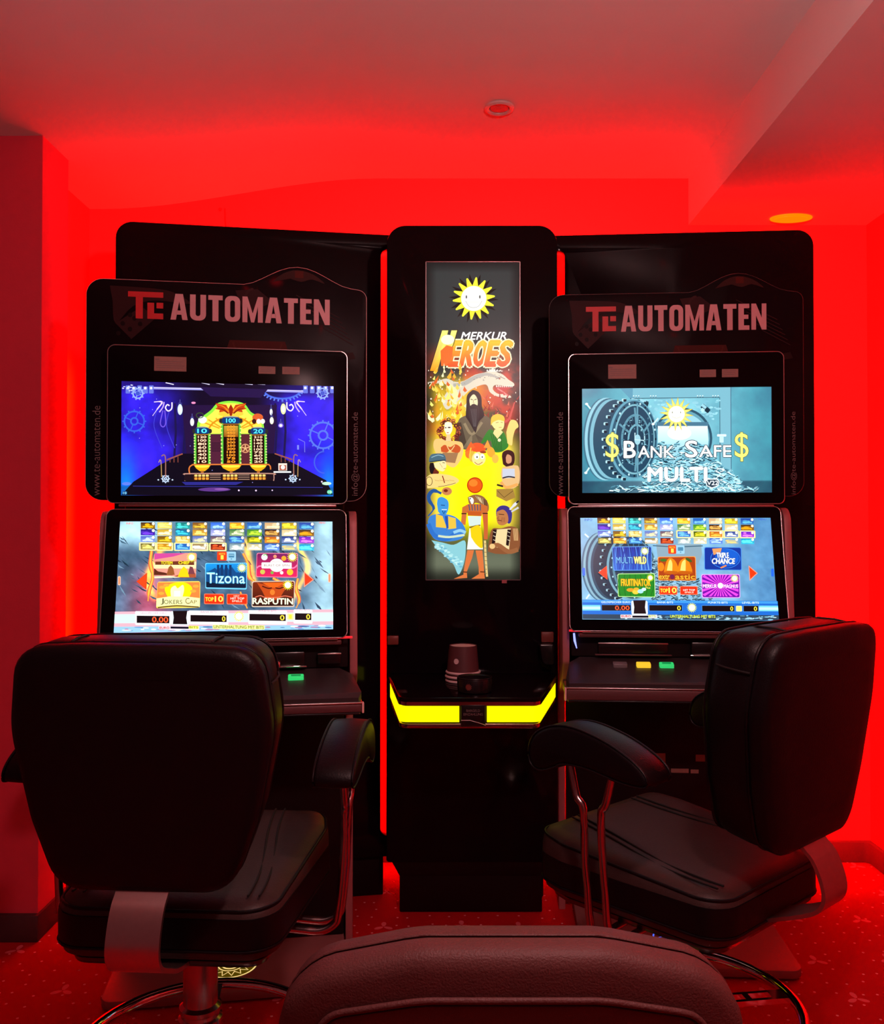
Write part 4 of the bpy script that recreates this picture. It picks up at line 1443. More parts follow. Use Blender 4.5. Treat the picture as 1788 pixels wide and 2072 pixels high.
    # golden bells
    A.poly(roundpoly([(684, 380, 10), (912, 376, 10), (912, 522, 8), (684, 522, 8)], 4), (250, 150, 60))
    A.poly(roundpoly([(688, 384, 10), (908, 380, 10), (908, 518, 8), (688, 518, 8)], 4), (165, 60, 15))
    for (x, s) in ((765, 1), (845, -1)):
        A.poly(catmull([(x - 46, 470), (x - 30, 410), (x - 6 * s, 386), (x + 26, 408), (x + 44, 470), (x, 482)], 4), (235, 130, 15))
        A.poly(catmull([(x - 28, 462), (x - 16, 412), (x - 4 * s, 396), (x + 6, 420), (x + 4, 464)], 4), (250, 215, 110))
        A.ell(x, 474, 48, 10, (190, 90, 10))
    A.ell(702, 440, 20, 26, (245, 130, 20))
    A.ell(718, 400, 20, 9, (60, 110, 30))
    A.ell(870, 398, 22, 9, (60, 90, 30), rot=30)
    A.text('extr', 690, 488, 752, 514, (250, 180, 50), bold=0.05, outline=(90, 20, 0))
    A.ell(768, 500, 14, 15, (110, 30, 70))
    A.text('astic', 786, 486, 904, 514, (250, 170, 40), bold=0.05, outline=(90, 20, 0))
    # blue tile
    A.poly(roundpoly([(964, 320, 10), (1188, 320, 10), (1188, 460, 8), (962, 458, 8)], 4), (70, 140, 220))
    A.poly(roundpoly([(968, 324, 10), (1184, 324, 10), (1184, 456, 8), (966, 454, 8)], 4), (8, 50, 150))
    A.ell(1100, 385, 72, 52, (15, 90, 200))
    A.ring(1090, 388, 88, 58, 4, (40, 120, 220))
    A.poly([(1012, 330), (1070, 326), (1062, 352), (1020, 368)], (225, 150, 90))
    A.line([(1060, 445), (1095, 430)], 9, (225, 130, 70))
    A.text('TRIPLE', 1040, 354, 1112, 384, (245, 250, 255), bold=0.04, outline=(10, 40, 130), shear=-0.1)
    A.text('CHANCE', 1008, 388, 1144, 420, (245, 250, 255), bold=0.05, outline=(10, 40, 130), shear=0.1)
    # magenta tile
    A.poly(roundpoly([(942, 484, 10), (1174, 482, 10), (1174, 626, 8), (944, 626, 8)], 4), (235, 160, 245))
    A.poly(roundpoly([(946, 488, 10), (1170, 486, 10), (1170, 622, 8), (948, 622, 8)], 4), (110, 10, 160))
    for k in range(24):
        a = 2 * math.pi * k / 24
        pts = []
        for da, rr in ((0, 10), (0.07, 1), (-0.07, 1)):
            if rr == 10:
                pts.append((1056, 552))
            else:
                q = min(108 / max(1e-3, abs(math.cos(a + da))), 64 / max(1e-3, abs(math.sin(a + da))))
                pts.append((1056 + q * math.cos(a + da), 552 + q * math.sin(a + da)))
        A.poly(pts, (235, 70, 220))
    A.text('MERKUR', 952, 544, 1034, 566, (255, 235, 255), bold=0.02)
    A.text('MAGNUS', 1076, 544, 1162, 566, (255, 235, 255), bold=0.02)
    A.ell(1056, 552, 17, 17, (255, 240, 255))
    A.sun(1142, 508, 27, 16, (240, 245, 60))
    # small things
    A.rect(748, 310, 846, 362, (150, 200, 225), 6)
    A.rect(748, 310, 796, 362, (225, 60, 20), 6)
    A.text('SEITE', 754, 318, 790, 328, (250, 190, 60), bold=0.03)
    A.text('1', 766, 332, 780, 354, (250, 235, 80), bold=0.05)
    A.rect(806, 322, 838, 344, (70, 130, 165), 3)
    A.ell(822, 352, 5, 3, (70, 130, 165), 8)
    for (x0, x1) in ((686, 796), (812, 918)):
        A.rect(x0, 556, x1, 608, (245, 120, 80), 6)
        A.rect(x0 + 4, 560, x1 - 4, 604, (225, 45, 15), 5)
    A.text('TOP', 694, 572, 738, 594, (250, 225, 60), bold=0.05)
    A.text('10', 744, 566, 790, 597, (250, 230, 90), bold=0.05)
    A.text('HIT TOP', 832, 574, 902, 586, (255, 235, 220), bold=0.03)
    A.text('SPIELE', 840, 589, 894, 598, (255, 225, 200), bold=0.02)
    A.poly([(324, 476), (378, 434), (378, 520)], (240, 90, 50))
    A.poly([(330, 476), (374, 440), (374, 514)], (240, 60, 25))
    A.poly([(1228, 430), (1282, 476), (1232, 522)], (250, 150, 120))
    A.poly([(1232, 440), (1275, 476), (1236, 512)], (245, 55, 15))
    for (x, y) in ((238, 472), (1371, 472)):
        A.rect(x - 8, y - 24, x + 8, y + 24, (30, 100, 225), 6)
    # bottom bar
    A.poly([(222, 640), (1398, 644), (1404, 730), (220, 728)], (25, 105, 205))
    A.poly([(222, 642), (1398, 646), (1399, 660), (222, 656)], (60, 150, 225))
    for (x0, x1) in ((220, 330), (1285, 1402)):
        A.poly([(x0, 672), (x1, 672), (x1, 706), (x0, 706)], (110, 205, 245))
        A.poly([(x0, 682), (x1, 682), (x1, 698), (x0, 698)], (190, 240, 250))
    A.poly([(220, 728), (1404, 730), (1406, 764), (220, 758)], (44, 66, 86))
    for i in range(110):
        x = rnd.uniform(470, 1395)
        y = rnd.uniform(732, 758)
        A.ell(x, y, rnd.uniform(6, 18), rnd.uniform(2, 5), rnd.choice([(130, 190, 215), (30, 55, 75), (80, 125, 150), (190, 225, 240)]), 8)
    for (s, x0, x1, y) in (('GELDSPEICHER EURO', 336, 510, 655), ('BANK-BITS', 672, 768, 655), ('PUNKTE-BITS', 978, 1096, 655), ('LEVEL-BITS', 1184, 1284, 655)):
        A.text(s, x0, y - 6, x1, y + 6, (225, 240, 250), bold=0.01)
    bottom_bar(A, [(338, 672, 512, 706, '0.00', (255, 90, 50), 418), (624, 672, 820, 706, '0', (250, 235, 70), 792), (942, 674, 1136, 708, '0', (250, 235, 70), 1112), (1192, 674, 1280, 708, '0', (250, 235, 70), 1254)], (880, 686, 32), (528, 646, 604, 724), [(60, 130, 210)])
    A.rect(1146, 674, 1182, 708, (235, 225, 150), 5)
    A.rect(1154, 680, 1174, 702, (250, 240, 110), 3)
    A.rect(448, 730, 670, 752, (215, 215, 220), 4)
    A.rect(520, 736, 616, 748, (8, 8, 20))
    mini_text(A, 455, 734, 510, 746, 'EURO', (210, 20, 20), None, 0.05)
    mini_text(A, 618, 732, 660, 746, 'BITS', (190, 200, 30), None, 0.05)
    A.text('UNTERHALTUNG MIT BITS', 748, 731, 1020, 748, (215, 225, 60), bold=0.04, outline=(40, 60, 20), ow=0.02)
    return A


def art_poster():
    A = Art((862.5, 531), (1051, 532), (1051.5, 1172), (861, 1173))
    A.org(760, 430, 0.22371)

    def bg(u, v):
        n = vnoise(u * 0.3, v, 14, 41, 5)
        m = vnoise(u * 0.3 + 3, v, 9, 42, 4)
        # v: 0 top .. 1 bottom
        slate = 1 - sm(v, 0.24, 0.34)
        edge = np.minimum(np.minimum(u, 1 - u) * 9, 1) * np.minimum(v * 30, 1)
        r = 50 * slate
        g = 56 * slate
        b = 56 * slate
        neb = (1 - slate) * (1 - sm(v, 0.52, 0.60))
        red = sm(n, 0.38, 0.62)
        r = r + neb * (40 + 150 * red)
        g = g + neb * (38 + 20 * red * m + 10)
        b = b + neb * (42 - 10 * red)
        fire = np.exp(-(((u - 0.30) / 0.30) ** 2)) * sm(v, 0.34, 0.40) * (1 - sm(v, 0.60, 0.66)) * sm(n + 0.42, 0.45, 0.75)
        r = r * (1 - fire) + 250 * fire
        g = g * (1 - fire) + (150 + 110 * m) * fire
        b = b * (1 - fire) + (20 + 120 * sm(m, 0.5, 0.8)) * fire
        ye = sm(v, 0.50, 0.60) * (1 - sm(v, 0.80, 0.94))
        ctr = np.exp(-(((u - 0.5) / 0.42) ** 2))
        yr = 246 + 9 * ctr
        yg = 205 + 45 * ctr
        yb = 60 - 55 * ctr + 90 * (1 - ctr) * n
        r = r * (1 - ye) + yr * ye
        g = g * (1 - ye) + yg * ye
        b = b * (1 - ye) + yb * ye
        gr = sm(v, 0.82, 0.94)
        r = r * (1 - gr) + 105 * gr
        g = g * (1 - gr) + 112 * gr
        b = b * (1 - gr) + 92 * gr
        dk = sm(v, 0.95, 1.0) * 0.6
        e = (0.45 + 0.55 * np.clip(edge, 0, 1)) * (1 - dk)
        return r * e, g * e, b * e
    A.grid(64, 210, bg)
    rnd = random.Random(12)
    for i in range(70):
        x, y = rnd.uniform(465, 1290), rnd.uniform(1330, 1900)
        A.ell(x, y, rnd.uniform(3, 8), rnd.uniform(3, 8), (255, 235, 215), 8)
    # sun emblem
    A.sun(887, 779, 226, 14, (20, 16, 10), (20, 16, 10), 0.52, None, 3)
    pts = []
    for k in range(28):
        a = R(-83 + 180.0 * k / 14)
        q = 218 if k % 2 == 0 else 116
        pts.append((887 + q * math.cos(a), 779 + q * math.sin(a), 8 if k % 2 == 0 else 0))
    A.poly(roundpoly(pts, 3), (255, 252, 60))
    A.ell(887, 779, 114, 112, (255, 255, 255), 36)
    for s in (-1, 1):
        A.ell(881 + 61 * s, 765, 7, 16, (90, 90, 80), 10)
    A.line([(812, 800), (845, 850), (888, 860), (930, 848), (962, 800)], 5, (190, 190, 175), smooth=5)
    A.line([(825, 812), (950, 812)], 3, (220, 220, 205))
    # words
    A.text('MERKUR', 768, 1082, 1180, 1150, (255, 255, 255), bold=0.035, outline=(20, 20, 20), ow=0.03, shear=0.3)
    word = 'EROES'
    xs = [660, 765, 885, 1010, 1120, 1250]
    for i, ch in enumerate(word):
        x0, x1 = 650 + i * 112, 650 + i * 112 + 98
        A.text(ch, x0, 1165, x1, 1385, (248, 190, 50), bold=0.06, outline=(255, 250, 200), ow=0.05, shear=0.22, grad=(230, 80, 30))
        A.text(ch, x0 + 6, 1172, x1 - 6, 1378, (250, 200, 50), bold=0.04, shear=0.22, grad=(235, 90, 35))
    # tall first letter
    Hs = [(600, 1066), (655, 1066), (640, 1130), (668, 1130), (684, 1066), (736, 1066), (700, 1190), (655, 1290), (600, 1390), (596, 1385), (630, 1240), (610, 1240), (555, 1436), (488, 1430)]
    A.poly([(p[0] + (p[0] - 612) * .08, p[1] + (p[1] - 1240) * .03) for p in Hs], (40, 20, 8))
    A.poly(Hs, [(255, 250, 130)] * 6 + [(255, 240, 120)] * 3 + [(250, 180, 60)] * 2 + [(255, 240, 90)] + [(240, 150, 20)] * 2)
    A.ell(650, 1150, 60, 45, (255, 255, 220), 20)
    A.poly([(585, 1250), (640, 1200), (700, 1215), (690, 1300), (640, 1385), (590, 1385)], (235, 110, 40))
    # dragon-like lizard above
    body = catmull([(462, 1533), (560, 1520), (640, 1500), (720, 1530), (800, 1520), (900, 1465), (1010, 1440), (1060, 1405), (1090, 1440), (1150, 1465), (1200, 1510), (1250, 1545), (1240, 1572), (1150, 1565), (1075, 1560), (1060, 1600), (1110, 1640), (1190, 1640), (1225, 1672), (1150, 1672), (1080, 1655), (1030, 1620), (1005, 1560), (950, 1560), (860, 1600), (790, 1660), (700, 1740), (640, 1780), (600, 1700), (650, 1600), (620, 1545), (540, 1545)], 3)
    A.poly(body, (222, 214, 190))
    A.line([(700, 1560), (800, 1545), (900, 1490), (1010, 1462), (1120, 1500)], [30, 40, 34, 26, 20], (176, 176, 166), smooth=4)
    A.line([(650, 1560), (720, 1640), (680, 1740)], 50, (255, 248, 170), smooth=4)
    for k in range(7):
        x = 1010 + 20 * k
        A.poly([(x - 10, 1440 - 2 * abs(k - 2)), (x - 2 + 4 * k, 1402 + 7 * abs(k - 2)), (x + 12, 1438)], (240, 236, 225))
    A.poly([(1072, 1572), (1160, 1580), (1238, 1580), (1190, 1600), (1150, 1610), (1215, 1655), (1180, 1652), (1100, 1620)], (190, 50, 50))
    A.line([(1100, 1590), (1150, 1620), (1200, 1660)], 12, (235, 130, 120))
    for k in range(9):
        A.poly([(1090 + 17 * k, 1566), (1102 + 17 * k, 1566), (1096 + 17 * k, 1584)], (255, 250, 235))
    A.ell(1120, 1502, 8, 6, (150, 60, 30), 10)
    A.line([(1085, 1505), (1130, 1490), (1170, 1505)], 5, (110, 100, 90), smooth=3)
    for k in range(24):
        x = rnd.uniform(700, 1150)
        A.ell(x, 1545 - (x - 700) * .16 + rnd.uniform(-25, 18), 6, 3, (140, 140, 130), 6)
    # flames round the lizard
    for i in range(90):
        x, y = rnd.uniform(480, 820), rnd.uniform(1400, 1900)
        if x > 780 and y < 1500:
            continue
        a = rnd.uniform(-0.6, 0.6)
        L = rnd.uniform(25, 70)
        w = rnd.uniform(8, 20)
        A.poly([(x - w, y), (x + L * math.sin(a) * .5 - w * .2, y - L * .6), (x + L * math.sin(a), y - L), (x + w, y + 4), (x, y + w)], rnd.choice([(255, 240, 120), (250, 180, 40), (255, 252, 190), (225, 100, 30), (255, 215, 80)]))
    for i in range(34):
        x, y = rnd.uniform(960, 1290), rnd.uniform(1640, 1880)
        a = rnd.uniform(-1.2, 1.2)
        L = rnd.uniform(20, 60)
        A.poly([(x - 8, y), (x + L * math.sin(a), y - L), (x + 8, y + 4)], rnd.choice([(200, 60, 50), (225, 110, 80), (150, 30, 24)]))
    A.org(760, 780, 0.22371)
    # bearded figure in a grey robe
    A.poly(catmull([(700, 560), (740, 330), (800, 275), (880, 262), (985, 270), (1045, 330), (1060, 560), (880, 590)], 4), (104, 92, 70))
    A.poly([(700, 540), (735, 340), (770, 330), (830, 560)], (66, 56, 44))
    A.line([(800, 340), (870, 440), (960, 330)], 24, (150, 132, 100), smooth=4)
    for k in range(6):
        A.line([(870, 440 + 10 * k), (790 + 10 * k, 560)], 5, (140, 124, 96))
        A.line([(900, 440), (960 + 14 * k, 560 - 8 * k)], 5, (84, 72, 56))
    A.poly(catmull([(812, 280), (818, 170), (825, 90), (860, 50), (885, 40), (930, 60), (955, 110), (960, 190), (980, 270), (930, 330), (905, 420), (890, 410), (850, 340)], 4), (26, 20, 22))
    A.poly(catmull([(852, 180), (848, 120), (885, 78), (918, 120), (918, 182), (885, 205)], 4), (240, 228, 180))
    for s in (-1, 1):
        A.line([(884 + 8 * s, 128), (884 + 28 * s, 122)], 6, (60, 40, 30))
    A.line([(885, 128), (880, 155), (892, 158)], 4, (150, 110, 80))
    A.poly(catmull([(842, 190), (885, 168), (928, 190), (935, 260), (925, 330), (900, 420), (865, 340), (838, 270)], 4), (40, 34, 36))
    A.line([(866, 176), (885, 168), (905, 176)], 7, (30, 24, 26), smooth=3)
    for k in range(5):
        A.line([(860 + 12 * k, 210), (872 + 9 * k, 300), (885 + 5 * k, 370)], 3, (95, 90, 92), smooth=3)
    # woman with curly red hair
    for i in range(60):
        a = rnd.uniform(0, 6.28)
        q = rnd.uniform(0.7, 1.05)
        x, y = 662 + 98 * q * math.cos(a), 410 + 105 * q * math.sin(a)
        A.ring(x, y, 15, 12, 8, rnd.choice([(100, 24, 18), (150, 50, 30), (70, 16, 14), (190, 100, 50)]), 10)
    A.poly(catmull([(560, 640), (520, 560), (530, 490), (590, 480), (640, 500), (720, 500), (780, 520), (790, 600), (760, 680), (700, 740), (620, 700)], 4), (248, 200, 120))
    A.poly(catmull([(618, 400), (622, 340), (650, 328), (685, 340), (690, 400), (660, 450), (636, 440)], 4), (255, 240, 215))
    A.ell(662, 378, 14, 6, (60, 40, 40), 10)
    A.ell(630, 380, 8, 5, (60, 40, 40), 10)
    A.line([(640, 425), (658, 425)], 6, (190, 40, 40))
    A.poly([(640, 440), (670, 440), (680, 500), (630, 500)], (245, 205, 150))
    A.poly(catmull([(585, 560), (620, 535), (672, 555), (720, 530), (765, 560), (750, 605), (690, 600), (670, 580), (640, 605), (590, 598)], 4), (205, 85, 35))
    A.line([(640, 540), (672, 590), (712, 540)], 7, (250, 215, 140), smooth=3)
    A.poly([(600, 606), (745, 606), (715, 700), (625, 690)], (165, 120, 80))
    # figure in the green hood
    A.poly(catmull([(945, 530), (985, 450), (1030, 395), (1090, 420), (1150, 410), (1195, 520), (1190, 560), (1130, 600), (1060, 590), (1040, 500), (990, 510)], 4), (40, 128, 40))
    for k in range(6):
        A.line([(1040 + 20 * k, 430), (1060 + 15 * k, 520), (1080 + 12 * k, 590)], 5, (20, 90, 26), smooth=3)
    A.poly([(1060, 430), (1100, 480), (1150, 420), (1130, 400), (1075, 395)], (250, 225, 150))
    A.poly(catmull([(1045, 350), (1050, 290), (1100, 262), (1150, 280), (1162, 340), (1150, 390), (1110, 405), (1070, 385)], 4), (252, 232, 150))
    A.poly(catmull([(1040, 360), (1046, 285), (1100, 256), (1155, 275), (1162, 320), (1110, 310), (1060, 330)], 4), (248, 196, 60))
    A.line([(1085, 335), (1110, 332)], 4, (120, 90, 40))
    A.line([(1130, 332), (1148, 334)], 4, (120, 90, 40))
    A.line([(1112, 378), (1138, 376)], 4, (180, 100, 60))
    A.ell(1117, 492, 15, 15, (250, 240, 190), 12)
    # small animal at the right
    A.poly(catmull([(1180, 420), (1200, 350), (1225, 310), (1270, 320), (1290, 370), (1260, 400), (1240, 470), (1230, 540), (1190, 520)], 4), (250, 215, 120))
    A.line([(1165, 330), (1205, 300), (1230, 230), (1255, 150)], [22, 20, 16, 10], (210, 80, 70), smooth=4)
    # jester with flame coloured cap
    for (x, y, rx, ry, c, rt) in ((850, 600, 40, 60, (240, 120, 40), 20), (925, 560, 70, 44, (235, 85, 35), 10), (1040, 600, 36, 50, (250, 170, 50), -20), (870, 640, 30, 50, (225, 185, 60), 0), (1080, 660, 30, 40, (250, 190, 70), 0)):
        A.ell(x, y, rx, ry, c, 18, rt)
    A.poly([(975, 560), (1010, 490), (1045, 570)], (245, 160, 60))
    A.poly([(800, 600), (860, 505), (900, 560)], (235, 100, 40))
    A.ell(930, 660, 62, 62, (255, 232, 150), 22)
    A.ell(912, 640, 24, 28, (255, 255, 240), 14)
    A.ell(915, 645, 7, 9, (60, 60, 50), 10)
    A.ell(962, 640, 20, 24, (255, 255, 240), 14)
    A.ell(962, 645, 6, 8, (60, 60, 50), 10)
    A.line([(892, 690), (925, 712), (965, 690)], 5, (170, 60, 30), smooth=4)
    A.ell(970, 600, 30, 12, (165, 60, 25), 12)
    A.line([(860, 560), (850, 620), (858, 670)], 10, (250, 200, 70), smooth=3)
    for i in range(26):
        a = 2 * math.pi * i / 26
        A.poly([(925 + 60 * math.cos(a - .1), 770 + 30 * math.sin(a - .1)), (925 + 130 * math.cos(a), 770 + 60 * math.sin(a)), (925 + 60 * math.cos(a + .1), 770 + 30 * math.sin(a + .1))], (245, 205, 40))
    A.ell(900, 790, 150, 70, (255, 242, 20), 26)
    # cap man in profile
    A.poly(catmull([(478, 690), (482, 650), (510, 618), (600, 615), (628, 645), (625, 690), (560, 680)], 4), (72, 106, 124))
    A.line([(484, 690), (560, 680), (628, 672)], 10, (40, 60, 76), smooth=3)
    A.line([(500, 650), (560, 628), (610, 640)], 8, (140, 175, 190), smooth=3)
    A.poly(catmull([(486, 700), (520, 700), (540, 740), (520, 800), (490, 790), (480, 740)], 4), (24, 16, 20))
    A.poly(catmull([(520, 700), (560, 690), (620, 680), (635, 715), (630, 745), (605, 775), (560, 760), (530, 740)], 4), (250, 232, 170))
    A.line([(600, 696), (622, 700)], 5, (60, 30, 20))
    A.line([(575, 700), (600, 740)], 3, (190, 120, 70))
    A.line([(610, 752), (632, 748)], 4, (160, 80, 50))
    A.poly([(530, 745), (570, 780), (560, 810), (510, 800)], (110, 40, 24))
    A.poly(catmull([(455, 830), (500, 800), (600, 800), (700, 820), (750, 860), (690, 900), (560, 920), (462, 930)], 4), (250, 214, 130))
    A.line([(600, 815), (620, 880)], 9, (130, 20, 20))
    A.ring(480, 865, 28, 40, 5, (60, 40, 24), 14)
    for k in range(12):
        A.line([(530 + 15 * k, 850 + 4 * (k % 3)), (545 + 15 * k, 862)], 3, (190, 140, 70))
    A.line([(560, 915), (640, 902), (720, 880)], 4, (60, 40, 24), smooth=3)
    A.ell(640, 955, 46, 36, (205, 130, 80), 16)
    A.ell(630, 950, 20, 14, (120, 40, 20), 12)
    # woman with dark hair at the right
    A.poly(catmull([(1140, 640), (1150, 600), (1200, 580), (1250, 610), (1250, 700), (1200, 740), (1150, 710)], 4), (60, 20, 20))
    A.poly(catmull([(1175, 650), (1190, 620), (1225, 640), (1225, 690), (1195, 705), (1178, 690)], 4), (215, 150, 110))
    A.poly(catmull([(1130, 800), (1145, 740), (1190, 730), (1250, 720), (1295, 740), (1295, 880), (1230, 930), (1150, 900)], 4), (235, 190, 130))
    A.poly([(1145, 750), (1255, 750), (1258, 830), (1145, 838)], (205, 210, 225))
    A.line([(1145, 835), (1200, 822), (1258, 830)], 12, (40, 34, 44), smooth=3)
    A.line([(1130, 870), (1180, 920), (1285, 890)], 26, (245, 170, 90), smooth=3)
    A.line([(1095, 895), (1150, 910)], 16, (40, 28, 24))
    A.poly([(1090, 935), (1240, 930), (1262, 1010), (1180, 1045), (1090, 1000)], (170, 130, 60))
    A.line([(1100, 950), (1160, 1010), (1240, 950)], 5, (90, 64, 30))
    # orange ball and standing figure in a white and yellow skirt
    A.ell(895, 900, 72, 72, (190, 40, 8), 30)
    A.ell(895, 900, 64, 63, (232, 92, 16), 30)
    A.ell(880, 880, 40, 32, (246, 132, 40), 22)
    A.poly(catmull([(830, 1010), (870, 990), (920, 985), (980, 1010), (1020, 1080), (1010, 1140), (960, 1080), (900, 1060), (870, 1090), (838, 1060)], 4), (150, 100, 60))
    for k in range(14):
        A.line([(900 + 8 * k, 995 + 3 * k), (925 + 6 * k, 1030 + 6 * k)], 4, rnd.choice([(70, 50, 40), (225, 200, 150)]))
    A.poly(catmull([(838, 1010), (870, 1012), (885, 1040), (870, 1078), (850, 1040)], 4), (240, 240, 235))
    A.ell(852, 1022, 7, 6, (30, 30, 30), 10)
    A.poly([(835, 1070), (960, 1070), (1010, 1090), (1010, 1160), (960, 1160), (955, 1180), (830, 1175), (828, 1150), (775, 1160), (780, 1100)], (205, 108, 50))
    for k in range(5):
        A.line([(840 + 26 * k, 1075), (848 + 24 * k, 1130)], 9, (70, 84, 110))
    A.poly([(830, 1135), (950, 1140), (948, 1172), (830, 1172)], (200, 90, 30))
    A.poly([(775, 1160), (820, 1160), (808, 1262), (768, 1250)], (208, 112, 58))
    A.line([(772, 1158), (820, 1158)], 9, (30, 20, 20))
    A.poly([(962, 1160), (1012, 1158), (1012, 1280), (1010, 1390), (976, 1390), (975, 1280)], (205, 100, 50))
    A.line([(965, 1155), (1012, 1155)], 9, (30, 20, 20))
    A.poly([(830, 1180), (952, 1180), (945, 1262), (842, 1270)], (214, 232, 226))
    A.line([(845, 1285), (900, 1268), (942, 1262)], 12, (120, 84, 40))
    A.poly([(845, 1290), (945, 1268), (968, 1480), (822, 1482)], (252, 246, 235))
    A.poly(catmull([(852, 1290), (940, 1268), (965, 1440), (950, 1470), (900, 1430), (860, 1370)], 4), (245, 208, 20))
    A.poly([(826, 1488), (886, 1488), (868, 1560), (820, 1685), (824, 1740), (700, 1750), (790, 1710), (790, 1690)], (222, 118, 62))
    A.poly([(900, 1490), (962, 1490), (972, 1600), (978, 1690), (985, 1745), (862, 1748), (930, 1705), (928, 1640)], (222, 118, 62))
    A.line([(786, 1686), (822, 1688)], 9, (80, 40, 20))
    A.line([(942, 1684), (978, 1686)], 9, (80, 40, 20))
    A.line([(985, 1400), (992, 1560), (1004, 1728)], 20, (226, 200, 130))
    for k in range(8):
        A.line([(980, 1430 + 38 * k), (1004, 1432 + 38 * k)], 5, (150, 110, 60))
    # blue smoke figure
    A.line([(470, 1180), (520, 1110), (480, 1040), (478, 990), (520, 950), (590, 975)], [12, 26, 34, 36, 34, 22], (34, 84, 150), smooth=4)
    A.poly(catmull([(550, 1070), (560, 1020), (600, 1008), (648, 1040), (655, 1100), (635, 1160), (600, 1175), (560, 1140)], 4), (62, 150, 220))
    A.line([(585, 1080), (622, 1084)], 6, (16, 50, 110))
    A.line([(592, 1122), (640, 1122)], 6, (240, 245, 250))
    A.line([(600, 1132), (612, 1165), (625, 1134)], 8, (16, 50, 110))
    A.poly(catmull([(465, 1230), (490, 1180), (560, 1160), (640, 1165), (720, 1190), (790, 1260), (810, 1330), (760, 1390), (640, 1410), (530, 1390), (480, 1320)], 4), (60, 130, 210))
    A.poly([(540, 1160), (600, 1180), (640, 1290), (540, 1280)], (236, 196, 70))
    A.poly([(650, 1180), (720, 1200), (725, 1290), (650, 1300)], (236, 196, 70))
    A.poly([(620, 1180), (650, 1180), (655, 1290), (635, 1290)], (30, 80, 180))
    A.line([(470, 1250), (520, 1350), (620, 1390), (720, 1340)], 40, (46, 112, 200), smooth=4)
    A.line([(700, 1330), (760, 1310), (810, 1330)], 26, (150, 205, 235), smooth=4)
    A.line([(560, 1360), (660, 1370), (800, 1350)], 20, (210, 225, 190), smooth=4)
    A.poly(catmull([(500, 1400), (600, 1420), (700, 1440), (800, 1400), (810, 1500), (790, 1620), (745, 1710), (700, 1620), (640, 1560), (560, 1480)], 4), (140, 205, 215))
    for i in range(40):
        t = rnd.random()
        A.ell(520 + 250 * t + rnd.uniform(-20, 30), 1430 + 200 * t + rnd.uniform(-30, 30), 16, 9, rnd.choice([(170, 225, 230), (110, 180, 205), (190, 235, 235)]), 8)
    # man with blue hair and feathers
    A.poly(catmull([(1088, 1180), (1090, 1120), (1130, 1085), (1190, 1090), (1230, 1140), (1222, 1230), (1190, 1240), (1170, 1150)], 4), (60, 50, 130))
    A.line([(1210, 1120), (1250, 1080), (1290, 1040)], [16, 26, 12], (225, 225, 230), smooth=3)
    A.line([(1270, 1060), (1292, 1040)], 14, (30, 30, 40))
    A.line([(1225, 1140), (1290, 1100)], [12, 18], (210, 210, 215))
    A.poly(catmull([(1092, 1140), (1150, 1120), (1190, 1160), (1195, 1230), (1150, 1262), (1105, 1250), (1090, 1200)], 4), (190, 120, 70))
    A.line([(1110, 1160), (1160, 1165)], 6, (50, 24, 20))
    A.line([(1100, 1215), (1135, 1220)], 6, (90, 40, 24))
    A.line([(1110, 1185), (1098, 1200), (1115, 1205)], 4, (100, 56, 34))
    for k in range(3):
        A.line([(1140 + 12 * k, 1190), (1135 + 14 * k, 1235)], 3, (120, 64, 36))
    A.poly(catmull([(1010, 1500), (1030, 1350), (1060, 1290), (1130, 1290), (1220, 1270), (1290, 1310), (1295, 1480), (1200, 1520), (1080, 1520)], 4), (140, 84, 50))
    A.poly([(1080, 1300), (1220, 1290), (1205, 1480), (1080, 1460)], (240, 216, 160))
    for x0 in (1060, 1190):
        A.poly([(x0, 1300), (x0 + 34, 1300), (x0 + 10, 1450), (x0 - 14, 1440)], (36, 20, 20))
        for k in range(3):
            A.line([(x0, 1320 + 36 * k), (x0 + 24, 1330 + 36 * k)], 5, (235, 220, 190))
    A.line([(1030, 1470), (1100, 1440), (1200, 1500), (1285, 1480)], 40, (156, 98, 60), smooth=4)
    A.ell(1052, 1452, 26, 24, (236, 196, 130), 14)
    for k in range(8):
        A.line([(1240 + 6 * k, 1290), (1250 + 5 * k, 1400)], 3, (225, 180, 120))
    return A

# ------------------------------------------------------------------ slot machines
CU = math.cos


def rect_trim(name, pts, y, r, m, parent):
    return tube(name, [(p[0], y, p[1]) for p in pts], r, m, parent, seg=6, closed=True, ref=(0, 1, 0))


class Loc:
    """converts photo pixels to a machine's own coordinates at a given local depth"""
    def __init__(self, cx, cy, a):
        self.cx, self.cy, self.a = cx, cy, a

    def at(self, px, py, ly=0.0):
        # ray from the camera, intersect plane local y = ly
        d = W(px, py, 1.0) - Vector((0, 0, H_CAM))
        c, s = math.cos(self.a), math.sin(self.a)
        # local y of camera origin and of the ray direction
        oy = (0 - self.cx) * (-s) + (0 - self.cy) * c
        dy = d.x * (-s) + d.y * c
        t = (ly - oy) / dy
        X, Y, Z = d.x * t, d.y * t, H_CAM + d.z * t
        return ((X - self.cx) * c + (Y - self.cy) * s, Z)


def tilt_fn(z_top, ang):
    """lean a flat panel: rotate (x, y, z) about the line y = 0, z = z_top"""
    def f(x, y, z):
        dz = z - z_top
        return (x, y * math.cos(ang) + dz * math.sin(ang), z_top + dz * math.cos(ang) - y * math.sin(ang))
    return f


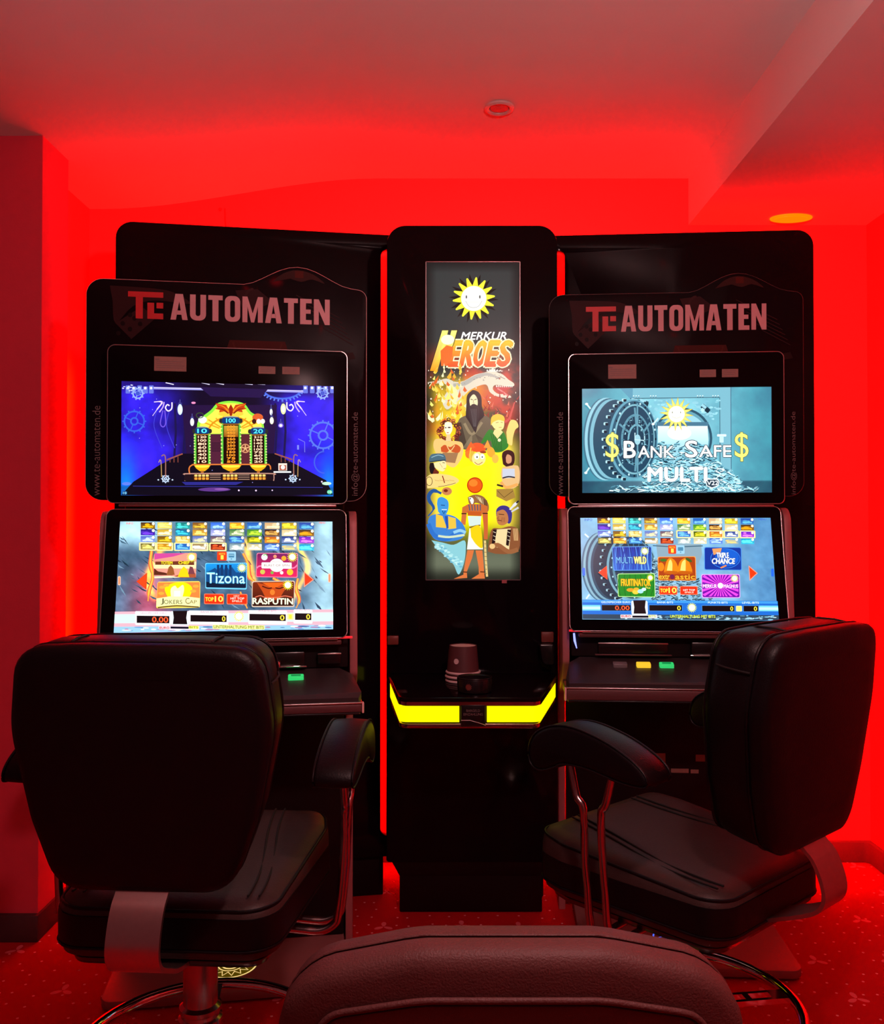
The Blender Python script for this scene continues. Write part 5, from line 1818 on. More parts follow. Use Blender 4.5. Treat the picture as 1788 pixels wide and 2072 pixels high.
def machine(side, cx, cy, deg, rows, label, art_u, art_l, buttons, body_z):
    t = empty('slot_machine', (cx, cy, 0), R(deg), label, 'slot machine', 'slot machines under the sign boards')
    dp = 0.44 if side == 'l' else 0.27
    Lc = Loc(cx, cy, R(deg))
    at = Lc.at
    # ---- upper monitor
    (bu, du, bl, dl, tw) = rows['bu'], rows['du'], rows['bl'], rows['dl'], rows['tw']
    q = [at(*p) for p in bu]     # TL TR BR BL
    x0, x1 = (q[0][0] + q[3][0]) / 2, (q[1][0] + q[2][0]) / 2
    z1, z0 = (q[0][1] + q[1][1]) / 2, (q[2][1] + q[3][1]) / 2
    out = roundpoly([(x0, z0, 0.018), (x1, z0, 0.018), (x1, z1, 0.02), (x0, z1, 0.02)], 6)
    um = prism('upper_monitor', out, 0, 0.05, M_glass, t, bev=0.002)
    rect_trim('bezel_trim', out, 0.001, 0.0016, M_trim, um)
    d = [at(*p) for p in du]
    dx0, dx1 = (d[0][0] + d[3][0]) / 2, (d[1][0] + d[2][0]) / 2
    dz1, dz0 = (d[0][1] + d[1][1]) / 2, (d[2][1] + d[3][1]) / 2
    ds = art_u().build('display', M_screen, um, (dx0, -0.0012, dz1), (dx1 - dx0, 0, 0), (0, 0, dz0 - dz1), (0, -1, 0))
    ds['label'] = rows['dlabel_u']
    # stickers above the picture
    for k, (sx0, sy0, sx1, sy1) in enumerate(rows['stk']):
        a = at(sx0, sy0)
        b = at(sx1, sy1)
        st = box('sticker', (a[0], -0.0012, b[1]), (b[0], -0.0002, a[1]), M_sticker, um)
        for r_ in range(5 if k == 0 else 3):
            zz = a[1] + (b[1] - a[1]) * (0.2 + 0.7 * r_ / (5 if k == 0 else 3))
            if k == 0 and r_ == 0:
                box('printed_line', (a[0] + 0.003, -0.0015, zz - 0.002), (a[0] + 0.014, -0.0012, zz + 0.002), M_letter_dim, st)
            else:
                box('printed_line', (a[0] + 0.005 + 0.002 * (r_ % 2), -0.0015, zz - 0.0007), (b[0] - 0.005 - 0.004 * (r_ % 3), -0.0012, zz + 0.0007), M_letter_dim, st)
    # ---- sign board behind the monitor (hump at its right)
    yb = 0.052
    P = [at(*p, yb) for p in rows['board']]
    (xl, _), (xr, _) = P[0], P[1]
    zt = (P[0][1] + P[1][1]) / 2
    zb = P[2][1]
    hx, hz = at(*rows['hump'], yb)
    x0h, x1h = hx - 0.155, hx + 0.150
    hump = []
    for k in range(13):
        u = k / 12
        x = x1h + (x0h - x1h) * u
        hump.append((x, zt + (hz - zt) * (0.5 - 0.5 * math.cos(2 * math.pi * u)) ** 0.8, 0))
    ro = 0.045
    outl = [(xl, zb, ro), (xr, zb, ro), (xr, zt - 0.006, ro)] + hump + [(xl, zt, ro)]
    sb = prism('sign_board', roundpoly(outl, 7), yb, yb + 0.006, M_gloss, t, bev=0.0012)
    rect_trim('board_edge_glint', roundpoly(outl, 7), yb + 0.003, 0.0014, M_edge_dim if side == 'r' else M_edge, sb)
    f = yb - 0.001
    # faint printed picture on the board
    A = Art((0, 0), (1, 0), (1, 1), (0, 1))
    wB, hB = xr - xl, zt - zb

    def bx(u, v):
        return (u, v)
    c1, c2, c3 = (60, 30, 32), (52, 26, 28), (74, 24, 20)
    A.poly(catmull([(.08, .03), (.22, .035), (.30, .05), (.36, .10), (.24, .09), (.16, .12), (.10, .20), (.09, .10)], 4), c2)
    A.poly([(.10, .20), (.19, .12), (.24, .17), (.155, .27)], c2)
    for (x, y) in ((.125, .20), (.15, .225), (.165, .175), (.185, .20), (.11, .245), (.15, .16)):
        A.ell(x, y, .008, .011, (26, 12, 14), 10)
    A.poly([(.50, .26), (.60, .26), (.70, .26), (.74, .42), (.46, .42)], c3)
    A.ring(.60, .25, .09, .10, .006, (84, 34, 28), 20, 10, 170)
    A.poly([(.52, .03), (.60, .02), (.66, .08), (.55, .13)], c2)
    A.ring(.585, .07, .03, .05, .010, (60, 34, 34), 16, 90, 270)
    for k in range(6):
        A.line([(.74 + .02 * k, .04 + .03 * k), (.90 + .01 * k, .14 + .025 * k)], .004, (52, 26, 28))
    A.poly([(.68, .35), (.95, .30), (.96, .33), (.70, .38)], (46, 22, 22))
    pr = A.build('printed_picture', M_board_print, sb, (xl, f + 0.0006, zt), (wB, 0, 0), (0, 0, -hB), (0, -1, 0), 4e-6)
    # little picture inside the hump
    B = Art((0, 0), (1, 0), (1, 1), (0, 1))
    B.poly(catmull([(.15, .8), (.3, .35), (.5, .15), (.72, .35), (.88, .8), (.7, .6), (.55, .75), (.4, .6)], 3), (58, 28, 26))
    B.rect(.46, .2, .58, .55, (84, 28, 22))
    B.build('printed_picture', M_board_print, sb, (x0h + 0.05, f + 0.0006, hz), (x1h - x0h - 0.10, 0, 0), (0, 0, zt - hz), (0, -1, 0), 4e-6)
    # company lettering: red T and E monogram and the pale word
    G = letter_polys()
    wrd = 'AUTOMATEN'
    wx0, wz1 = at(*rows['word'][0], f)
    wx1, _ = at(*rows['word'][1], f)
    _, wz0 = at(*rows['word'][2], f)
    tot = sum(G[c][0] for c in wrd) + 0.085 * (len(wrd) - 1)
    pos = 0.0
    for c in wrd:
        wch, polys = G[c]
        sx = (wx1 - wx0) / tot
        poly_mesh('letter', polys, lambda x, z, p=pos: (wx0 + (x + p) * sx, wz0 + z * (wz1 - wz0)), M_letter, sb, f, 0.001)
        pos += wch + 0.085
    lx0, lz1 = at(*rows['logo'][0], f)
    lx1, lz0 = at(*rows['logo'][1], f)

    def lf(x, z):
        return (lx0 + x * (lx1 - lx0), lz0 + z * (lz1 - lz0))
    poly_mesh('letter', [[(0, 1), (0, .80), (1, .80), (1, 1)], [(.22, .80), (.22, 0), (.42, 0), (.42, .80)]], lf, M_letter_red, sb, f, 0.001)
    poly_mesh('letter', [[(.55, 0), (.74, 0), (.74, .6), (.55, .6)], [(.74, 0), (1, 0), (1, .21), (.74, .21)], [(.81, .40), (1, .40), (1, .61), (.81, .61)]], lf, M_letter_red, sb, f, 0.001)
    for (s, pa, pb) in rows['side_text']:
        a = at(*pa, f)
        b = at(*pb, f)
        text_part('printed_text', s, a[0], b[1], b[0], a[1], f, M_letter_dim, sb, bold=-0.005, rot=True)
    # ---- lower monitor, leaning back
    qa, qb = [at(*p, 0.0) for p in bl[:2]], [at(*p, -0.085) for p in bl[2:]]
    zt2 = (qa[0][1] + qa[1][1]) / 2
    zb2 = (qb[0][1] + qb[1][1]) / 2
    Lh = math.hypot(zt2 - zb2, 0.085)
    ang = math.atan2(0.085, zt2 - zb2)
    fn = tilt_fn(zt2, ang)
    lx0_, lx1_ = (qa[0][0] + qb[1][0]) / 2, (qa[1][0] + qb[0][0]) / 2
    outl2 = roundpoly([(lx0_, zt2 - Lh, 0.018), (lx1_, zt2 - Lh, 0.018), (lx1_, zt2, 0.02), (lx0_, zt2, 0.02)], 6)
    lm = prism('lower_monitor', outl2, 0, 0.045, M_glass, t, bev=0.002, fn=fn)
    tube('bezel_trim', [fn(p[0], 0.001, p[1]) for p in outl2], 0.0016, M_trim, lm, seg=6, closed=True, ref=(0, 1, 0))

    def plane(px, py):     # pixel to the leaning plane, returns (x, distance below the top edge)
        lo, hi = -0.02, 0.4
        for _ in range(40):
            mid = (lo + hi) / 2
            yy, zz = -math.sin(ang) * mid, zt2 - math.cos(ang) * mid
            x, z = at(px, py, yy)
            if z < zz:
                lo = mid
            else:
                hi = mid
        return x, lo
    dd = [plane(*p) for p in dl]
    ex0, ex1 = (dd[0][0] + dd[3][0]) / 2, (dd[1][0] + dd[2][0]) / 2
    s0, s1 = (dd[0][1] + dd[1][1]) / 2, (dd[2][1] + dd[3][1]) / 2
    o = Vector(fn(ex0, -0.0012, zt2 - s0))
    dn = Vector(fn(ex0, -0.0012, zt2 - s1)) - o
    nn = Vector(fn(0, -1, zt2)) - Vector(fn(0, 0, zt2))
    ds = art_l().build('display', M_screen, lm, o, (ex1 - ex0, 0, 0), dn, nn)
    ds['label'] = rows['dlabel_l']
    # hinge strip between the monitors
    box('hinge_strip', (x0 + 0.03, 0.004, z0 - 0.010), (x1 - 0.03, 0.03, z0 - 0.002), M_trim, t, 0.002)
    # ---- side walls of the cabinet: profile in (y, z)
    zc = (rows['zc'])           # console height
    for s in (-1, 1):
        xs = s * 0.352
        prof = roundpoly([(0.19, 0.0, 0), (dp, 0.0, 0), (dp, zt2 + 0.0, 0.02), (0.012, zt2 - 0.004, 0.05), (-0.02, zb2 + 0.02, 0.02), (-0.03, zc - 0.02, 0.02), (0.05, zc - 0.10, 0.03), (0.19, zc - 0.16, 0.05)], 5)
        prism('side_wall', prof, min(xs, xs - s * 0.022), max(xs, xs - s * 0.022), M_side_red_lit, t, axis='x', bev=0.003)
    # ---- cabinet body
    box('cabinet_body', (-0.325, 0.215, 0.035), (0.325, dp - 0.01, z1 - 0.03), M_dark, t, 0.006)
    box('upper_housing', (-0.30, 0.058, z0 + 0.02), (0.30, 0.2145, z1 - 0.05), M_dark, t, 0.01)
    prism('lower_housing', [(0.21, zt2 - 0.01), (0.06, zt2 - 0.012), (-0.03, zb2 + 0.03), (-0.03, zc + 0.002), (0.21, zc + 0.002)], -0.325, 0.325, M_dark, t, axis='x', bev=0.003)
    # shelf strip and slots under the lower monitor
    box('ledge', (-0.305, -0.072, zb2 - 0.022), (0.305, -0.03, zb2 - 0.008), M_fascia, t, 0.004)
    box('ledge', (-0.295, -0.080, zb2 - 0.008), (0.295, -0.032, zb2 - 0.003), M_chrome_dull, t, 0.002)
    tp = box('ticket_slot', (-0.245, -0.052, zc + 0.012), (-0.035, -0.031, zc + 0.048), M_black, t, 0.004)
    box('slot_lip', (-0.245, -0.056, zc + 0.042), (-0.035, -0.050, zc + 0.046), M_trim, tp, 0.001)
    box('slot_lip', (-0.255, -0.060, zc + 0.008), (-0.025, -0.050, zc + 0.012), M_fascia, tp, 0.001)
    cp = box('coin_unit', (0.035, -0.055, zc + 0.008), (0.205, -0.031, zc + 0.050), M_black, t, 0.004)
    box('coin_tray_edge', (0.03, -0.062, zc + 0.008), (0.21, -0.054, zc + 0.012), M_chrome, cp, 0.0015)
    lathe('coin_button', [(0.010, 0), (0.010, 0.012), (0.007, 0.016)], M_chrome, cp, 16, (0.130, -0.062, zc + 0.012))
    box('coin_light', (0.108, -0.062, zc + 0.014), (0.114, -0.058, zc + 0.028), M_coinlight, cp, 0.001)
    bp = box('note_slot', (0.24, -0.052, zc + 0.014), (0.305, -0.031, zc + 0.046), M_black, t, 0.004)
    box('slot_lip', (0.24, -0.056, zc + 0.040), (0.305, -0.050, zc + 0.044), M_trim, bp, 0.001)
    if side == 'l':
        box('red_reflector', (0.215, -0.078, zb2 - 0.004), (0.335, -0.070, zb2 + 0.002), M_redglow, t, 0.001)
    else:
        box('red_reflector', (-0.335, -0.078, zb2 - 0.004), (-0.27, -0.070, zb2 + 0.002), M_redglow, t, 0.001)
        tube('blue_light_strip', [(-0.318, -0.045, zb2 - 0.012), (-0.316, -0.047, zb2 - 0.035), (-0.310, -0.05, zb2 - 0.058)], [0.003, 0.0035, 0.0015], M_bluestrip, t, 6)
    # ---- console: sloping top with chamfered rear corners, light fascia
    yk, yf, zf, zl = -0.035, -0.205, zc - 0.052, rows['zf']
    top = []
    nx = 0.352
    V = []
    for (x, y, z) in ((-0.30, yk, zc), (0.30, yk, zc), (0.335, yk - 0.04, zc - 0.012), (nx, yf + 0.015, zf + 0.012), (nx - 0.008, yf, zf), (-nx + 0.008, yf, zf), (-nx, yf + 0.015, zf + 0.012), (-0.335, yk - 0.04, zc - 0.012)):
        V.append((x, y, z))
    n = len(V)
    B2 = [(x, y, min(zf - 0.010, z - 0.012)) for x, y, z in V]
    con = mk('console_top', V + B2, [tuple(range(n)), tuple(range(n, 2 * n))[::-1]] + [(i, (i + 1) % n, n + (i + 1) % n, n + i) for i in range(n)], M_console, t)
    box('fascia_lip', (-nx - 0.002, yf - 0.006, zf - 0.016), (nx + 0.002, yf + 0.10, zf - 0.011), M_trim, t, 0.002)
    box('fascia', (-nx, yf - 0.004, zl), (nx, yf + 0.17, zf - 0.0165), M_fascia, t, 0.004)
    box('fascia_lip', (-nx + 0.004, yf - 0.002, zl - 0.006), (nx - 0.004, yf + 0.10, zl - 0.0005), M_black, t, 0.002)
    if side == 'l':
        box('fascia_end', (nx, yf - 0.006, zl - 0.002), (nx + 0.006, yf + 0.01, zf - 0.012), M_edge, t, 0.002)
    else:
        box('fascia_end', (-nx - 0.006, yf - 0.006, zl - 0.002), (-nx, yf + 0.01, zf - 0.012), M_edge, t, 0.002)
    slope = (zf - zc) / (yf - yk)
    for (bx_, col) in buttons:
        yy = (yk + yf) / 2 + 0.025
        zz = zc + slope * (yy - yk)
        hw = 0.021
        fnb = lambda x, y, z, yy=yy, zz=zz: (x, y, z + slope * (y - yy) + zz)
        bt = prism('button', roundpoly([(bx_ - hw, yy - 0.010, .004), (bx_ + hw, yy - 0.010, .004), (bx_ + hw, yy + 0.010, .004), (bx_ - hw, yy + 0.010, .004)], 3), -0.004, 0.010, {'w': M_greybtn, 'g': M_green, 'y': M_yelbtn, 'd': M_greybtn_d}[col], t, axis='z', bev=0.0015, fn=fnb)
        bt['label'] = {'w': 'pale unlit button', 'g': 'lit green button', 'y': 'lit yellow button', 'd': 'dark grey unlit button'}[col]
        if col == 'g':
            prism('button_face', roundpoly([(bx_ - hw * .62, yy - 0.003, .001), (bx_ + hw * .62, yy - 0.003, .001), (bx_ + hw * .62, yy + 0.005, .001), (bx_ - hw * .62, yy + 0.005, .001)], 2), 0.010, 0.0108, M_greend, bt, axis='z', fn=fnb)
    # ---- lower front panel under the console
    box('knee_panel', (-0.325, 0.19, 0.035), (0.325, 0.214, zl - 0.005), M_dark, t, 0.003)
    box('console_support', (-0.32, -0.02, zl - 0.03), (0.32, 0.19, zl - 0.007), M_dark, t, 0.004)
    for (sx0, sy0, sx1, sy1) in rows['lowstk']:
        a = at(sx0, sy0, 0.189)
        b = at(sx1, sy1, 0.189)
        box('sticker', (a[0], 0.1885, b[1]), (b[0], 0.1899, a[1]), M_sticker, t)
    # ---- foot plate with the round light emblem
    hw, yf2 = rows['plate']
    prism('foot_plate', roundpoly([(-hw, yf2, 0.035), (hw, yf2, 0.035), (hw, dp - .01, 0.01), (-hw, dp - .01, 0.01)], 6), 0.006, 0.030, M_plate, t, axis='z', bev=0.003)
    box('plate_underside', (-hw + 0.02, yf2 + 0.02, 0), (hw - 0.02, dp - 0.03, 0.006), M_black, t)
    ex, ey, er = rows['emblem']
    em = lathe('emblem', [(er, 0.0301), (er, 0.0306)], M_emb_dk if side == 'l' else M_plate, t, 40, (ex, ey, 0))
    gl = M_glow_y if side == 'l' else M_glow_b
    V, Fc = [], []

    def strip(pts, w, closed=True):
        b = len(V)
        n = len(pts)
        for i in range(n):
            a_ = Vector(pts[i - 1] if (closed or i) else pts[i])
            c_ = Vector(pts[(i + 1) % n] if (closed or i < n - 1) else pts[i])
            tt = (c_ - a_).normalized()
            nr = Vector((-tt.y, tt.x)) * w / 2
            p_ = Vector(pts[i])
            V.append((ex + p_.x + nr.x, ey + p_.y + nr.y, 0.0310))
            V.append((ex + p_.x - nr.x, ey + p_.y - nr.y, 0.0310))
        for i in range(n if closed else n - 1):
            j = (i + 1) % n
            Fc.append((b + 2 * i, b + 2 * i + 1, b + 2 * j + 1, b + 2 * j))
    strip([(er * .96 * math.cos(R(a)), er * .96 * math.sin(R(a))) for a in range(0, 360, 8)], er * .06)
    strip([(er * (.82 if k % 2 else .55) * math.cos(R(12 * k)), er * (.82 if k % 2 else .55) * math.sin(R(12 * k))) for k in range(30)], er * .06)
    strip([(er * .46 * math.cos(R(a)), er * .46 * math.sin(R(a))) for a in range(0, 360, 10)], er * .05)
    strip([(er * .30 * math.cos(R(a)), er * .30 * math.sin(R(a))) for a in range(200, 341, 10)], er * .07, False)
    mk('emblem_lines', V, Fc, gl, em)
    return t


M_edge_dim = mat('board_edge_glint_dim', (0.10, 0.06, 0.06), 0.4, noise=0.05)  # weaker copy of the edge glint tone
M_chrome_dull = mat('dull_ledge', (0.30, 0.17, 0.16), 0.45, metal=0.6, noise=0.05)
M_coinlight = mat('coin_light', (0.5, 0.4, 0.1), 0.3, em=(1.0, 0.75, 0.25), es=1.2, noise=0.01)
M_redglow = mat('red_indicator', (0.5, 0.02, 0.03), 0.3, em=(1.0, 0.02, 0.03), es=0.8, noise=0.01)
M_bluestrip = mat('blue_indicator', (0.1, 0.1, 0.5), 0.3, em=(0.25, 0.3, 1.0), es=2.0, noise=0.01)
M_greybtn_d = mat('dark_grey_button', (0.18, 0.17, 0.18), 0.3, noise=0.02)
M_board_print = print_mat('faint_board_print')
M_board_print.node_tree.nodes['Principled BSDF'].inputs['Roughness'].default_value = 0.5
M_board_print.node_tree.nodes['Principled BSDF'].inputs['Specular IOR Level'].default_value = 0.08

# left machine: its left end is nearer to the viewer
LEFT = dict(
    bu=[(217, 697), (706, 712), (698, 1022), (217, 1015)],
    du=[(246, 771), (676, 782), (673, 1005), (245, 1002)],
    bl=[(216, 1031), (700, 1031), (702, 1297), (200, 1292)],
    dl=[(243, 1056), (672, 1055), (674, 1270), (231, 1285)],
    tw=0,
    board=[(175, 562), (741, 586), (300, 1012)], hump=(604, 541),
    word=[(345, 594), (667, 602), (500, 652)],
    logo=[(259, 589), (330, 646)],
    side_text=[('www.te-automaten.de', (187, 821), (202, 1003)), ('info@te-automaten.de', (711, 834), (727, 1003))],
    stk=[(312, 721, 377, 752), (523, 741, 557, 757), (571, 742, 606, 758)],
    lowstk=[],
    zc=0.878, zf=0.788, plate=(0.325, -0.095), emblem=(0.0, 0.055, 0.075),
    dlabel_u='deep blue display with a golden arch and three number columns',
    dlabel_l='menu display with small tiles above a grey rocky landscape')
RIGHT = dict(
    bu=[(1150, 717), (1588, 711), (1584, 1019), (1151, 1020)],
    du=[(1176, 786.5), (1561, 783), (1560, 996.5), (1179, 997.5)],
    bl=[(1153, 1026), (1583, 1024), (1592, 1277), (1148, 1279)],
    dl=[(1177.5, 1049), (1560, 1047), (1571.5, 1255.5), (1174, 1254)],
    tw=0,
    board=[(1111, 597), (1624, 588), (1300, 1004)], hump=(1495, 553),
    word=[(1256, 619), (1550, 616), (1400, 669)],
    logo=[(1185, 621), (1246, 670)],
    side_text=[('www.te-automaten.de', (1126, 834), (1139, 1001)), ('info@te-automaten.de', (1599, 833), (1612, 1000))],
    stk=[(1230, 738, 1287, 766), (1415, 748, 1448, 763), (1460, 747, 1493, 763)],
    lowstk=[(1322, 1524, 1346, 1553), (1357, 1555, 1393, 1564), (1397, 1557, 1413, 1565), (1407, 1527, 1430, 1541)],
    zc=0.872, zf=0.772, plate=(0.305, -0.235), emblem=(-0.01, -0.06, 0.075),
    dlabel_u='blue grey display with a round vault door and a yellow sun',
    dlabel_l='menu display with small tiles above a vault door and a blue bar')
machine('l', -0.59, 2.47, 9.0, LEFT, 'slot machine at the left, its upper screen deep blue with a golden arch', art_left_upper, art_left_lower,
        [(-0.22, 'w'), (-0.16, 'y'), (-0.10, 'g'), (0.118, 'w'), (0.181, 'g')], 0)
machine('r', 0.726, 2.744, -4.1, RIGHT, 'slot machine at the right, its upper screen showing a grey blue vault door', art_right_upper, art_right_lower,
        [(-0.185, 'd'), (-0.115, 'y'), (-0.047, 'g'), (0.20, 'w')], 0)

# ------------------------------------------------------------------ middle column with the light box
YC = 2.93
xa, xb = W(782, 900, YC).x, W(1128, 900, YC).x
zt_ = W(950, 456, YC).z
zs = W(950, 1372, YC).z
tc_ = empty('coin_changer', ((xa + xb) / 2, YC, 0), 0, 'tall black column cabinet with a colourful lit poster and a yellow lit shelf edge', 'column cabinet')
cxm = (xa + xb) / 2
hwc = (xb - xa) / 2
z_sh = W(950, 1745, YC).z
prism('front_panel', roundpoly([(-hwc, z_sh, 0.01), (hwc, z_sh, 0.01), (hwc, zt_, 0.062), (-hwc, zt_, 0.062)], 9), 0, 0.035, M_gloss, tc_, bev=0.003)
tube('panel_rim_glint', [(p.x, 0.034, p.y) for p in roundpoly([(-hwc, z_sh, 0.01), (hwc, z_sh, 0.01), (hwc, zt_, 0.062), (-hwc, zt_, 0.062)], 9)], 0.0016, M_edge_dim, tc_, 6, closed=True, ref=(0, 1, 0))
box('column_body', (-hwc + 0.045, 0.035, 0.03), (hwc - 0.045, 0.32, zt_ - 0.09), M_dark, tc_, 0.01)
pb = [W(808, 1835, YC).x - cxm, W(1097, 1835, YC).x - cxm]
box('plinth', (pb[0], 0.004, 0), (pb[1], 0.3, z_sh + 0.0), M_dark, tc_, 0.004)
prism('lower_skirt', [(-hwc + .002, z_sh + 0.03), (pb[0], z_sh - 0.045), (pb[1], z_sh - 0.045), (hwc - .002, z_sh + 0.03)], 0.002, 0.03, M_dark, tc_, bev=0.002)
# poster
a = W(862.5, 531, YC)
b = W(1051.5, 1172.5, YC)
pw, ph = b.x - a.x, a.z - b.z
po = art_poster().build('poster_picture', M_poster, tc_, (a.x - cxm, -0.0012, a.z), (pw, 0, 0), (0, 0, -ph), (0, -1, 0), 5e-6)
po['label'] = 'lit poster with a yellow sun and a crowd of comic figures'
fr = [(a.x - cxm - .0015, a.z + .0015), (b.x - cxm + .0015, a.z + .0015), (b.x - cxm + .0015, b.z - .0015), (a.x - cxm - .0015, b.z - .0015)]
for i in range(4):
    p0, p1 = fr[i], fr[(i + 1) % 4]
    tube('frame_rail', [(p0[0], -0.001, p0[1]), (p1[0], -0.001, p1[1])], 0.0018, M_trim, tc_, 6, ref=(0, 1, 0))
a2, b2 = W(1015, 1172, YC), W(1025, 1180, YC)
box('tape_tab', (a2.x - cxm, -0.003, b2.z), (b2.x - cxm, -0.0003, a2.z - .002), M_tape, tc_)
# shelf: half octagon, front corners rounded
ys = -0.42            # front of the shelf
x0f, x1f = W(806, 1410, YC + ys).x - cxm, W(1094, 1410, YC + ys).x - cxm
ztop = W(950, 1412, YC + ys).z
shelf = roundpoly([(-hwc + 0.012, 0.0, 0), (-hwc + 0.012, -0.05, 0.01), (x0f, ys, 0.03), (x1f, ys, 0.03), (hwc - 0.012, -0.05, 0.01), (hwc - 0.012, 0.0, 0)], 6)
prism('shelf_top', shelf, ztop - 0.012, ztop, M_gloss, tc_, axis='z', bev=0.003)


def off(poly, d):
    # inset everything but keep the rear edge on the column
    q = inset_pt(poly, d)
    return [(p.x, min(p.y, -0.0005)) for p in q]


zb1 = ztop - 0.0145
zb2_ = zb1 - 0.047
prism('chrome_band', off(shelf, 0.002), ztop - 0.022, ztop - 0.0122, M_chromered, tc_, axis='z')
prism('shelf_core', off(shelf, 0.010), zb2_ - 0.012, ztop - 0.0222, M_black, tc_, axis='z')
prism('chrome_band', off(shelf, 0.004), zb2_ - 0.026, zb2_ - 0.0125, M_chromered, tc_, axis='z', bev=0.003)
# the yellow light bands: left, right (front run plus the oblique side run)
gap0, gap1 = W(929, 1430, YC + ys).x - cxm, W(985, 1430, YC + ys).x - cxm
for s in (-1, 1):
    inner = gap0 if s < 0 else gap1
    so = off(shelf, 0.003)
    si = off(shelf, 0.010)
    pts = [(o, i) for o, i in zip(so, si) if (o[0] < inner if s < 0 else o[0] > inner) and o[1] < -0.02]
    if s < 0:
        pts.append(((inner, ys + 0.003), (inner, ys + 0.010)))
    else:
        pts.insert(0, ((inner, ys + 0.003), (inner, ys + 0.010)))
    V = []
    n = len(pts)
    for (o, i) in pts:
        V += [(o[0], o[1], zb2_ - 0.008), (o[0], o[1], ztop - 0.025), (i[0], i[1], ztop - 0.025), (i[0], i[1], zb2_ - 0.008)]
    Fc = []
    for k in range(n - 1):
        for j in range(4):
            Fc.append((4 * k + j, 4 * k + (j + 1) % 4, 4 * k + 4 + (j + 1) % 4, 4 * k + 4 + j))
    Fc += [(0, 1, 2, 3), tuple(4 * (n - 1) + q for q in (3, 2, 1, 0))]
    mk('light_band', V, Fc, M_yellow, tc_)
box('slot_housing', (gap0 + 0.004, ys + 0.001, zb2_ - 0.02), (gap1 - 0.004, ys + 0.03, ztop - 0.020), M_black, tc_, 0.003)
sl = text_part('printed_text', 'BARGELD', gap0 + 0.02, ztop - 0.040, gap1 - 0.02, ztop - 0.033, ys - 0.0002, M_letter_dim, tc_)
text_part('printed_text', 'EINZAHLUNG', gap0 + 0.012, ztop - 0.050, gap1 - 0.012, ztop - 0.043, ys - 0.0002, M_letter_dim, tc_)
tube('slot_curve', [(gap0 + 0.005, ys - 0.001, zb2_ - 0.002), (gap0 + 0.03, ys - 0.001, zb2_ - 0.002), (gap1 - 0.02, ys - 0.001, zb2_ - 0.010), (gap1 - 0.004, ys - 0.001, zb2_ - 0.016)], 0.0012, M_trim, tc_, 6)
# brackets beside the column
for (p0, p1) in (((783, 1287), (806, 1305)), ((1095, 1279), (1120, 1300))):
    a = W(*p0, YC - 0.02)
    b = W(*p1, YC - 0.02)
    box('side_reflector', (a.x - cxm, -0.02, b.z), (b.x - cxm, -0.0005, a.z), M_reflector, tc_, 0.003)
a = W(1090, 1303, YC - 0.05)
b = W(1120, 1345, YC - 0.05)
prism('cup_holder', roundpoly([(a.x - cxm, a.z, 0.006), (b.x - cxm, a.z, 0.006), (b.x - cxm, b.z, 0.01), (a.x - cxm + .012, b.z, 0.02)], 4), -0.06, -0.001, M_black, tc_, bev=0.005)

# ------------------------------------------------------------------ cups and ashtray on the shelf
ycup = 2.775
cc = W(936, 1376, ycup)
zc0 = ztop
rt_, rr_, hc_ = 0.043, 0.054, 0.087
labs = ['dark red paper cup turned upside down, topmost of the stack on the shelf', 'upside-down paper cup, middle of the stack on the shelf', 'upside-down paper cup, lowest of the stack on the shelf']
zbase = [0.026, 0.013, 0.0]
cups = []
for k in range(3):
    zb_ = zc0 + zbase[k]
    cp_ = empty('paper_cup', (cc.x + (0.001, -0.001, 0.0)[k], ycup, zb_), 0, labs[k], 'cup', 'stacked paper cups on the shelf')
    # thin walled, open downwards
    lathe('cup_wall', [(rr_ - 0.004, 0.004), (rt_, hc_), (rt_ - 0.002, hc_ + 0.0), (rt_ - 0.003, hc_ - 0.002), (rr_ - 0.0065, 0.004)], M_cup, cp_, 40)
    lathe('cup_bottom', [(rt_ - 0.003, hc_ - 0.002), (rt_ - 0.0045, hc_ - 0.004), (0.001, hc_ - 0.004)], M_cuprim, cp_, 40)
    tube('cup_rim', [((rr_ - 0.0025) * math.cos(R(a_)), (rr_ - 0.0025) * math.sin(R(a_)), 0.0042) for a_ in range(0, 360, 9)], 0.0040, M_cuprim, cp_, 8, closed=True)
    if k == 0:
        a_ = R(-90 - 28)
        V = []
        for j in range(20):
            bb = 2 * math.pi * j / 20
            zz = 0.042 + 0.0085 * math.sin(bb)
            rad = rr_ - 0.004 + (rt_ - rr_ + 0.004) * (zz - 0.004) / (hc_ - 0.004) + 0.0006
            aa = a_ + 0.0085 * math.cos(bb) / rad
            V.append((rad * math.cos(aa), rad * math.sin(aa), zz))
        mk('printed_dot', V, [tuple(range(20))], M_cuprim, cp_)
yas = 2.60
ac = W(960, 1400, yas)
at_ = empty('ashtray', (ac.x, yas, ztop), 0, 'small round black bowl in front of the paper cup stack on the shelf', 'ashtray')
lathe('bowl', [(0.001, 0.0), (0.046, 0.0), (0.050, 0.004), (0.052, 0.040), (0.050, 0.044), (0.046, 0.042), (0.044, 0.010), (0.001, 0.008)], M_black, at_, 40)
V = []
Fc = []
for j in range(24):
    bb = 2 * math.pi * j / 24
    q = 0.011 if j % 2 else 0.007
    aa = R(-112) + q * math.cos(bb) / 0.0515
    V.append((0.0523 * math.cos(aa), 0.0523 * math.sin(aa), 0.022 + q * math.sin(bb)))
mk('printed_sun', V, [tuple(range(24))], M_reflector, at_)
tube('bowl_rim', [(0.0500 * math.cos(R(a_)), 0.0500 * math.sin(R(a_)), 0.0435) for a_ in range(0, 360, 10)], 0.0022, M_black, at_, 6, closed=True)

